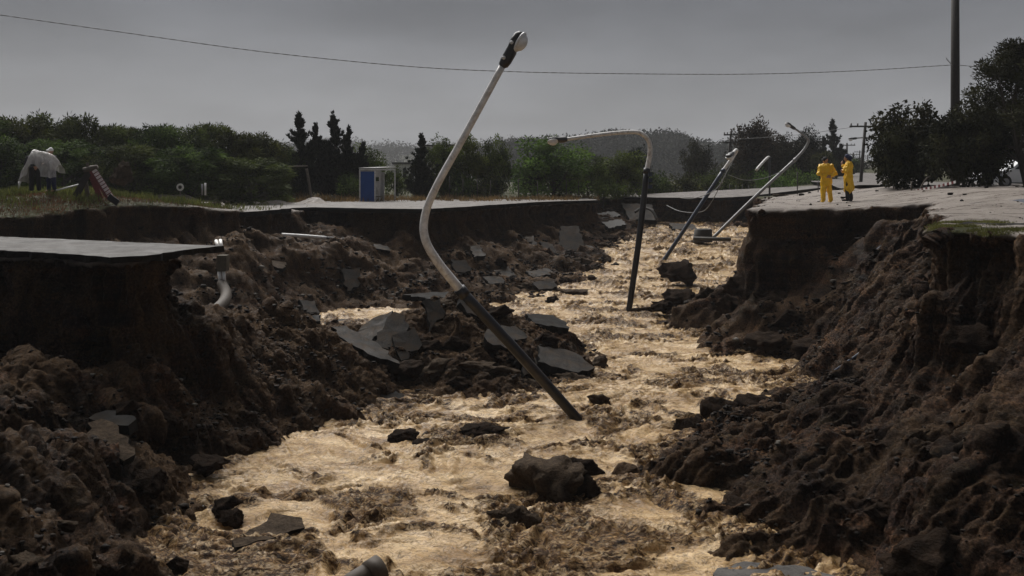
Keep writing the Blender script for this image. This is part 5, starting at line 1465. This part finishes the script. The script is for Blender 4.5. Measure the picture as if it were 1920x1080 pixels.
# --- bending figure under a clear poncho
b3 = P(66, 358, 39.5)
p3 = person('person in dark clothes bending forward under a clear plastic poncho', b3, math.radians(35), 'people on the left mound')
hip, kn, an = [V3((-.11, 0, .88)), V3((.11, 0, .88))], [V3((-.13, .04, .47)), V3((.13, .05, .47))], [V3((-.14, 0, .08)), V3((.14, 0, .08))]
sh = [V3((-.19, .40, 1.32)), V3((.19, .40, 1.32))]; el = [V3((-.26, .55, 1.08)), V3((.26, .58, 1.1))]; wr = [V3((-.2, .72, .92)), V3((.2, .75, .95))]
body = [((0, 0, .93), (0, .36, 1.27), .14, .14, 1), ((-.14, .38, 1.31), (.14, .38, 1.31), .08, .08, 1), ((0, .43, 1.36), (0, .50, 1.40), .058, .055, 1)] + head_prims((0, .56, 1.42), (0, 1, -.3))
for i in (0, 1):
    body += [(sh[i], el[i], .05, .042, 1), (el[i], wr[i], .04, .028, 1), (hip[i], kn[i], .085, .06, 1), (kn[i], an[i], .058, .04, 1), (an[i], an[i] + V3((0, .13, -.04)), .04, .035, 1)]
    hand(wr[i], (0, .8, -.5), (0, -.5, -.8), body)
sdf_part('body', body, M['skin'], p3, .013, .02)
tr = [((-.09, 0, .9), (.09, 0, .9), .125, .125, .9)]
for i in (0, 1): tr += [(hip[i], kn[i], .115, .095, 1), (kn[i], an[i] + V3((0, 0, .0)), .095, .085, 1)]
sdf_part('trousers', tr, M['black_cloth'], p3, .018, .03, .015, 7)
jk = [((0, .04, .98), (0, .36, 1.26), .17, .18, 1), ((-.16, .38, 1.31), (.16, .38, 1.31), .10, .10, 1)]
for i in (0, 1): jk += [(sh[i], el[i], .08, .07, 1), (el[i], wr[i], .065, .05, 1)]
sdf_part('jacket', jk, M['black_cloth'], p3, .018, .03, .015, 8)
sdf_part('hair', [((0, .53, 1.47), (0, .50, 1.44), .103, .10, 1)], M['black_cloth'], p3)
def poncho():
    R_ = [P(x, y, d) - b3 for x, y, d in [(43, 341, 39.2), (48, 318, 39.2), (54, 297, 39.2), (63, 281, 39.3), (74, 283, 39.4), (86, 285, 39.5), (98, 290, 39.6), (107, 298, 39.7), (112, 309, 39.8)]]
    fr = [.10, .42, .70, .62, .55, 1.0, .95, .8, .5]; R_ = catmull(R_, 6); n = len(R_); m = 22
    V = []
    for i, r in enumerate(R_):
        l = np.interp(i / (n - 1) * 8, range(9), fr)
        for j in range(m):
            v = j / (m - 1) * 2 - 1; a = abs(v)
            y = math.copysign(.30 * min(1, a * 2.2) + .10 * a, v)
            z = -l * max(0, a - .12) * (1.1 if v < 0 else .8)
            fold = .07 * math.sin(i * .55 + 1.3 * math.sin(i * .21)) * a + .02 * math.sin(i * 1.1 + j * .3) * a
            V.append(r + Vector((fold * .6, y + fold * 1.3, z)))
    F = [(i * m + j, (i + 1) * m + j, (i + 1) * m + j + 1, i * m + j + 1) for i in range(n - 1) for j in range(m - 1)]
    rot = Matrix.Rotation(-math.radians(35), 3, 'Z')
    me = bpy.data.meshes.new('poncho'); me.from_pydata([rot @ v for v in V], [], F); me.update()
    me.polygons.foreach_set('use_smooth', [True] * len(F)); link('poncho', me, M['poncho'], p3)
poncho()
# --- helper in dark clothes with a white cap
p4 = person('person in dark clothes and a white cap behind the poncho', P(97, 360, 40.3), math.radians(150), 'people on the left mound')
sh, hip, kn = [V3((-.2, 0, 1.40)), V3((.2, 0, 1.40))], [V3((-.10, 0, .87)), V3((.10, 0, .87))], [V3((-.15, .02, .47)), V3((.15, .03, .47))]
an = [V3((-.19, 0, .08)), V3((.19, 0, .08))]; el = [V3((-.26, .18, 1.16)), V3((.27, .18, 1.18))]; wr = [V3((-.16, .42, 1.14)), V3((.16, .42, 1.18))]
body = [((0, .01, 1.47), (0, .03, 1.56), .06, .055, 1), ((0, 0, .93), (0, 0, 1.32), .13, .14, .75), ((-.15, 0, 1.39), (.15, 0, 1.39), .075, .075, 1)] + head_prims((0, .06, 1.62), (.2, 1, 0))
for i in (0, 1):
    body += [(sh[i], el[i], .05, .042, 1), (el[i], wr[i], .04, .028, 1), (hip[i], kn[i], .085, .06, 1), (kn[i], an[i], .058, .04, 1), (an[i], an[i] + V3((0, .13, -.04)), .04, .035, 1)]
    hand(wr[i], (0, 1, -.1), (0, 0, -1), body)
sdf_part('body', body, M['skin'], p4, .013, .02)
jk = [((0, 0, .88), (0, 0, 1.30), .17, .185, .8), ((-.16, 0, 1.39), (.16, 0, 1.39), .098, .098, 1)]
for i in (0, 1): jk += [(sh[i], el[i], .082, .072, 1), (el[i], wr[i], .068, .055, 1)]
sdf_part('jacket', jk, M['black_cloth'], p4, .018, .03, .015, 9)
tr = []
for i in (0, 1): tr += [(hip[i], kn[i], .11, .085, 1), (kn[i], an[i], .085, .078, 1)]
sdf_part('trousers', tr, M['navy_cloth'], p4, .018, .03, .015, 10)
sdf_part('cap', [((0, .04, 1.69), (0, .045, 1.71), .105, .095, 1), ((0, .12, 1.69), (0, .2, 1.675), .055, .05, 1)], M['white_cloth'], p4)
for p_ in (p1, p2, p3, p4):
    p_.location.z = max(p_.location.z, surf_z(p_.location.x, p_.location.y) - .04) if p_ in (p1, p2) else p_.location.z

# ================================================================== LEFT BANK FURNITURE
# bus shelter, near corner towards us
c0 = P(703, 381, 62); root = empty('bus_shelter', c0, math.radians(0))
tag(root, 'small bus shelter with a blue end panel and scribbled white back wall', 'bus shelter')
a_ = V3((-.95, .70, 0)) * 1.12; b_ = V3((.74, .74, 0)) * 1.5; H_ = 2.1
def quad_plate(name, p0, e1, e2, th, mat, parent):
    n = e1.cross(e2).normalized() * th
    vs = [p0, p0 + e1, p0 + e1 + e2, p0 + e2]; vs = vs + [v + n for v in vs]
    mb = MB(); mb.add(vs, [(3, 2, 1, 0), (4, 5, 6, 7), (0, 1, 5, 4), (1, 2, 6, 5), (2, 3, 7, 6), (3, 0, 4, 7)]); return mb.build(name, mat, parent)
zz = V3((0, 0, 1))
quad_plate('blue_panel', a_ * .05 + zz * .06, a_ * .9, zz * (H_ - .18), .04, M['blue_panel'], root)
for q in (V3(), a_, b_, a_ + b_):
    mb = MB(); mb.tube([q + zz * 0, q + zz * (H_ + (.06 if q in (b_, a_ + b_) else 0))], .045, 6); mb.build('post', M['white_paint'], root)
for (q, e) in ((zz * H_, a_), (zz * H_, b_), (a_ + zz * H_, b_), (b_ + zz * (H_), a_), (zz * .05, a_)):
    mb = MB(); mb.tube([q, q + e], .045, 6); mb.build('rail', M['white_paint'], root)
quad_plate('roof', -a_ * .03 - b_ * .03 + zz * (H_ + .06), a_ * 1.06, b_ * 1.08 + zz * .06, -.06, M['white_panel'], root)
bw = quad_plate('back_wall', a_ * .98 + zz * .05, b_ * .96, zz * 1.32, .04, M['white_panel'], root)
quad_plate('back_wall_top', a_ * .98 + zz * 1.62, b_ * .98, zz * .45, .04, M['white_panel'], root)
quad_plate('side_strip', b_ + a_ * .72 + zz * .05, a_ * .24, zz * 1.9, .04, M['white_panel'], root)
rg = random.Random(5); nb = (-a_).normalized()
for k in range(5):   # illegible scribbles sprayed on the back wall
    q0 = a_ * .98 + b_ * (.12 + .11 * k) + zz * rg.uniform(.5, 1.0) + nb * .052
    pts = [q0 + b_ * rg.uniform(-.08, .08) + zz * rg.uniform(-.3, .3) for _ in range(6)]
    mb = MB(); mb.tube(catmull(pts, 5), .018, 4); mb.build('scribble', M['black_cloth'], bw)
quad_plate('bench', a_ * .62 + b_ * .1 + zz * .42, a_ * .3, b_ * .75, .06, M['wood'], root)

# striped trestle
o0 = P(176, 372, 39.5); root = empty('road_trestle', o0); tag(root, 'leaning A-shaped trestle with a red and white striped board', 'trestle')
def plank(name, a, b, w, th, mat, parent, face=V3((0, -1, 0))):
    a, b = V3(a), V3(b); d = b - a; s_ = d.cross(face).normalized() * w / 2; n = face * th
    vs = [a - s_, a + s_, b + s_, b - s_]; vs += [v + n for v in vs]
    mb = MB(); mb.add(vs, [(0, 1, 2, 3), (7, 6, 5, 4), (0, 4, 5, 1), (1, 5, 6, 2), (2, 6, 7, 3), (3, 7, 4, 0)]); return mb.build(name, mat, parent)
L0 = lambda x, y, d=39.5: P(x, y, d) - o0
st = plank('striped_board', L0(174, 319), L0(207, 371), .30, .05, M['red_paint'], root)
for k in range(9):
    t0, t1 = (k + .12) / 9, (k + .86) / 9; A_, B_ = L0(177, 318), L0(209, 369)
    plank('white_stripe', A_.lerp(B_, t0) + V3((0, -.055, 0)), A_.lerp(B_, t1) + V3((0, -.055, 0)), .20, .006, M['pink_paint'], st)
plank('rear_board', L0(168, 320, 39.9), L0(190, 374, 39.9), .22, .05, M['red_paint'], root)
plank('left_leg', L0(168, 320, 39.7), L0(142, 370, 39.7), .26, .05, M['wood_dark'], root)
plank('inner_leg', L0(160, 336, 39.9), L0(166, 370, 39.9), .16, .05, M['wood'], root)
mb = MB(); mb.tube([L0(157, 319), L0(170, 316), L0(183, 313)], [.10, .12, .09], 9); mb.build('top_log', M['wood'], root, True)
mb = MB(); mb.tube([L0(164, 318), L0(164, 305)], .055, 8); mb.build('top_peg', M['wood'], root)
plank('black_foot', L0(204, 368, 39.4), L0(222, 381, 39.3), .24, .05, M['black_cloth'], root)
tube_thing('white_rod', 'white rod lying on the mound between the figures and the trestle', 'rod', [(105, 357, 39.4), (148, 346, 39.8)], .03, M['white_paint'])
o0 = P(338, 358, 46); root = empty('round_sign', o0); tag(root, 'small round white disc with a dark centre standing low by the road', 'sign')
mb = MB(); q = P(338, 351, 46) - o0
mb.tube([q, q + V3((0, -.03, 0))], .17, 20); mb.build('disc', M['white_paint'], root)
mb = MB(); mb.tube([q + V3((0, -.03, 0)), q + V3((0, -.04, 0))], .085, 14); mb.build('centre', M['wood_dark'], root)
mb = MB(); mb.tube([V3((0, 0.02, -.3)), q + V3((0, .02, 0))], .03, 8); mb.build('stake', M['wood'], root)
for px, lab in ((385, 'white marker post with a square top by the left road'), (379, 'grey marker post beside the white one')):
    tube_thing('marker_post', lab, 'post', [(px, 366, 48), (px, 343 if px == 385 else 345, 48)], .045, M['white_paint'] if px == 385 else M['grey_metal'], 6)
tube_thing('marker_post', 'small white marker post at the far left of the mound', 'post', [(36, 354, 41), (36, 340, 41)], .04, M['white_paint'], 6)
boulder(227, 325, 52, 40, 44, 'mossy grey boulder in front of the left tree row', 'rock', group='boulders on the plain')
_L = [(362, 386, 46.5, 22, 10), (385, 384, 47, 24, 9), (408, 383, 47.5, 26, 10), (425, 380, 48.5, 18, 8), (440, 384, 47, 14, 6)]
_N = ordinals(_L, 'dark chunk of broken road lying on the left road')
for i, (px, py, d, w, h) in enumerate(_L): boulder(px, py, d, w, h, _N[i], group='chunks on the left road')
tube_thing('crooked_post', 'leaning pale post at the foot of the bent-tip cypress', 'post', [(584, 376, 63), (580, 345, 63), (575, 316, 63)], .09, M['wood'], 7)
tube_thing('gate_bar', 'thin horizontal bar between the tree row and the bent-tip cypress', 'bar', [(536, 313, 63.5), (576, 311, 63)], .05, M['wood'], 6)
asphalt_slab('thin pale slab lying beside the road left of the shelter', [(586, 374, 66), (612, 368, 67), (642, 369, 67), (640, 372, 66), (610, 373, 66)], .08, 'concrete')
# fence posts before the trees
_L = [(843, 330, 380, 68), (868, 335, 380, 68), (895, 335, 381, 68), (920, 338, 381, 68.5), (972, 335, 379, 69), (1008, 340, 381, 69), (1062, 338, 382, 70), (1085, 338, 382, 70), (1368, 345, 378, 84), (1380, 347, 378, 84), (1392, 346, 378, 84), (1404, 348, 377, 84), (1416, 347, 377, 84), (1428, 349, 377, 84), (1495, 322, 374, 66), (1534, 340, 372, 70), (1679, 335, 366, 56), (1655, 345, 368, 58)]
_N = ordinals(_L, 'thin dark fence post before the far trees')
for i, (px, yt, yb, d) in enumerate(_L): tag(tube_thing('fence_post', _N[i], 'fence post', [(px, yb + 2, d), (px, yt, d)], .035, M['wood_dark'], 6), group='fence posts before the far trees')

# ================================================================== RIGHT BANK FURNITURE
def barrier_tape():
    pts = catmull([P(1690, 364, 41), P(1720, 357, 40), P(1755, 350, 39), P(1792, 341, 38)], 9); org = pts[0].copy()
    root = empty('barrier_tape', org); tag(root, 'red and white barrier tape strung from the thick pole past the big bush', 'tape')
    for i in range(len(pts) - 1):
        a, b = pts[i] - org, pts[i + 1] - org; u_ = V3((0, .01, .05))
        mb = MB(); mb.add([a - u_, b - u_, b + u_, a + u_, a - u_ + V3((0, .004, 0)), b - u_ + V3((0, .004, 0)), b + u_ + V3((0, .004, 0)), a + u_ + V3((0, .004, 0))], [(0, 1, 2, 3), (7, 6, 5, 4), (0, 4, 5, 1), (3, 2, 6, 7)])
        mb.build('white_band' if i % 2 == 0 else 'red_band', M['white_paint'] if i % 2 == 0 else M['red_paint'], root)
barrier_tape()
for px, yt, yb in ((1692, 352, 370), (1709, 340, 362)):
    tube_thing('tape_stake', 'thin stake holding the tape ' + ('at its left end' if px == 1692 else 'in front of the big bush'), 'stake', [(px, yb, 41 if px == 1692 else 40.3), (px, yt, 41 if px == 1692 else 40.3)], .03, M['wood'], 6)
tube_thing('pale_branch', 'bent pale branch standing in front of the big bush', 'branch', [(1724, 358, 40), (1730, 345, 40), (1738, 334, 40), (1745, 330, 40)], .03, M['wood'], 6)
boulder(1470, 370, 67, 50, 12, 'low heap of reddish mud behind the snapped lamp', 'rock', group='heaps of mud on the plain')
boulder(1606, 352, 76, 26, 24, 'dark heap of earth right of the taller raincoat figure', 'clod', group='heaps of mud on the plain')
boulder(1730, 363, 38.5, 14, 12, 'small white stone on the ground before the big bush', 'rock', group='heaps of mud on the plain')
o0 = P(1860, 350, 52); root = empty('white_post_box', o0); tag(root, 'white post box under the pine at the right', 'box')
mb = MB(); mb.box((0, 0, .28), (.36, .3, .56)); mb.box((0, 0, .58), (.42, .36, .06)); mb.build('cabinet', M['white_panel'], root)
# roadside building with a canopy at the right edge
o0 = P(1905, 350, 66); root = empty('canopy_building', o0); tag(root, 'grey roadside building with a flat white canopy at the right edge', 'building')
w_ = 66 / FPX
mb = MB(); mb.box((3.0, 2.5, 1.5), (8.5, 4.0, 3.0)); mb.build('wall', M['far_wall'], root)
mb = MB(); mb.box((2.6, .4, 2.72), (7.4, 6.6, .26)); mb.build('canopy', M['white_panel'], root)
mb = MB(); mb.box((2.6, .4, 1.30), (7.2, .3, .18)); mb.build('counter', M['white_panel'], root)
for x in (-.6, 1.0, 2.8):
    mb = MB(); mb.box((x, -2.4, 1.3), (.16, .16, 2.6)); mb.build('column', M['wood_dark'], root)
for x in (0.2, 1.7, 3.2):
    wd = MB().box((x, .47, 1.95), (1.3, .06, 1.0)).build('window', M['grey_metal'], root); MB().box((x, .43, 1.95), (1.14, .03, .84)).build('pane', M['glass'], wd)
MB().box((1.2, .47, .62), (3.4, .05, 1.2)).build('shutter', M['wood_dark'], root)
MB().box((2.0, .5, 3.1), (5.0, 3.0, .5)).build('roof_block', M['far_wall'], root)
# parked car, mostly out of frame
o0 = P(1912, 352, 50); root = empty('parked_car', o0, math.radians(8)); tag(root, 'white parked car cut off by the right edge of the frame', 'car')
def car_loft(name, secs, mat, halfw):
    mb = MB(); n = len(secs)
    for s_ in (-1, 1): pass
    vs = [(x, -halfw * (1 - .12 * t), z) for (x, z, t) in secs] + [(x, halfw * (1 - .12 * t), z) for (x, z, t) in secs]
    fs = [tuple(range(n)), tuple(range(2 * n - 1, n - 1, -1))] + [(i, n + i, n + (i + 1) % n, (i + 1) % n) for i in range(n)]
    mb.add(vs, fs); return mb.build(name, mat, root)
car_loft('car_body', [(-2.1, .28, 0), (-2.15, .6, 0), (-1.95, .78, .2), (-1.0, .9, .2), (1.3, .92, .2), (2.0, .85, .2), (2.1, .5, 0), (2.05, .26, 0)], M['car_paint'], .84)
car_loft('cabin', [(-1.05, .86, .3), (-.35, 1.36, 1.6), (.2, 1.42, 1.7), (1.0, 1.36, 1.6), (1.65, .88, .3)], M['car_paint'], .76)
for s_ in (-1, 1):
    mb = MB(); mb.add([(-.8, s_ * .765, .92), (-.3, s_ * .68, 1.28), (.25, s_ * .67, 1.31), (.25, s_ * .765, .92)], [(0, 1, 2, 3)]); mb.add([(.33, s_ * .765, .92), (.33, s_ * .67, 1.31), (.95, s_ * .68, 1.27), (1.35, s_ * .765, .92)], [(0, 1, 2, 3)]); mb.build('side_window', M['glass'], root)
    for x in (-1.35, 1.3):
        wl = MB().tube([(x, s_ * .70, .31), (x, s_ * .88, .31)], .31, 18).build('tyre', M['tyre'], root); MB().tube([(x, s_ * .87, .31), (x, s_ * .89, .31)], .18, 12).build('rim', M['grey_metal'], wl)
    MB().box((-2.1, s_ * .6, .66), (.1, .3, .14)).build('headlight', M['lamp_rim'], root)
# crack across the near right pavement
ck = catmull([P(1750, 412, 20.2), P(1790, 414, 19.9), P(1815, 408, 21), P(1845, 409, 20.7), P(1880, 411, 20.4), P(1960, 413, 20)], 6)
mb = MB()
for i, p in enumerate(ck): p.z = surf_z(p.x, p.y) + .012
for i in range(len(ck) - 1):
    w1, w2 = .05 + .05 * math.sin(i * 1.3) ** 2, .05 + .05 * math.sin((i + 1) * 1.3) ** 2
    a, b = ck[i], ck[i + 1]; mb.add([a - V3((0, w1, 0)), b - V3((0, w2, 0)), b + V3((0, w2, .03)), a + V3((0, w1, .03))], [(0, 1, 2, 3)])
o = mb.build('pavement_crack', M['asphalt_dark']); tag(o, kind='structure')

# ================================================================== FAR BUILDINGS AND MAST
def block_building(label, x0, x1, yt, yb, d, cols, rows, mat):
    a, b = P(x0, yb, d), P(x1, yt, d); w, h = b.x - a.x, b.z - a.z
    root = empty('apartment_block', ((a.x + b.x) / 2, d, a.z)); tag(root, label, 'building', 'far buildings')
    MB().box((0, 4, h / 2), (w, 8, h)).build('wall', mat, root); MB().box((0, 4, h + .15), (w + .5, 8.5, .3)).build('roof', M['concrete'], root)
    for i in range(cols):
        for j in range(rows):
            x = (i + .5) / cols * w - w / 2; z = (j + .5) / rows * h
            wd = MB().box((x, -.02, z), (w / cols * .6, .08, h / rows * .62)).build('window', M['white_panel'], root); MB().box((x, -.05, z), (w / cols * .5, .05, h / rows * .5)).build('pane', M['glass'], wd)
    return root
block_building('grey apartment block above the trees behind the bent lamp', 795, 858, 274, 345, 190, 6, 4, M['far_wall'])
block_building('low pale building glimpsed right of the blue shelter', 738, 780, 308, 345, 150, 3, 1, M['white_panel'])
block_building('low grey building behind the grey leaning lamp', 1490, 1545, 268, 330, 210, 5, 2, M['far_wall'])
o0 = P(1322, 330, 320); root = empty('lattice_mast', o0); tag(root, 'tiny lattice mast on the wooded ridge', 'mast')
tz = (330 - 270) / FPX * 320
for sx in (-1, 1):
    for sy in (-1, 1):
        mb = MB(); mb.tube([(sx * 1.3, sy * 1.3, 0), (sx * .55, sy * .55, tz)], .12, 5); mb.build('leg', M['grey_metal'], root)
for k in range(6):
    z0, z1 = tz * k / 6, tz * (k + 1) / 6; r0, r1 = 1.3 - .75 * k / 6, 1.3 - .75 * (k + 1) / 6
    mb = MB(); mb.tube([(-r0, -r0, z0), (r1, -r1, z1)], .08, 4); mb.tube([(r0, -r0, z0), (-r1, -r1, z1)], .08, 4); mb.build('brace', M['grey_metal'], root)
MB().box((0, 0, tz), (1.9, 1.9, .3)).build('platform', M['grey_metal'], root)

# ================================================================== HAZE
mb = MB(); mb.box((0, 300, 49), (3600, 3600, 104))
hm = bpy.data.materials.new('rain_haze'); hm.use_nodes = True; hm.node_tree.nodes.clear()
ho = hm.node_tree.nodes.new('ShaderNodeOutputMaterial'); hv = hm.node_tree.nodes.new('ShaderNodeVolumePrincipled')
hv.inputs['Density'].default_value = 0.00033; hv.inputs['Color'].default_value = (.86, .87, .90, 1); hv.inputs['Anisotropy'].default_value = 0.0
hm.node_tree.links.new(hv.outputs[0], ho.inputs['Volume'])
o = mb.build('haze', hm); tag(o, 'thin grey rain haze over the whole valley', 'haze', kind='stuff')
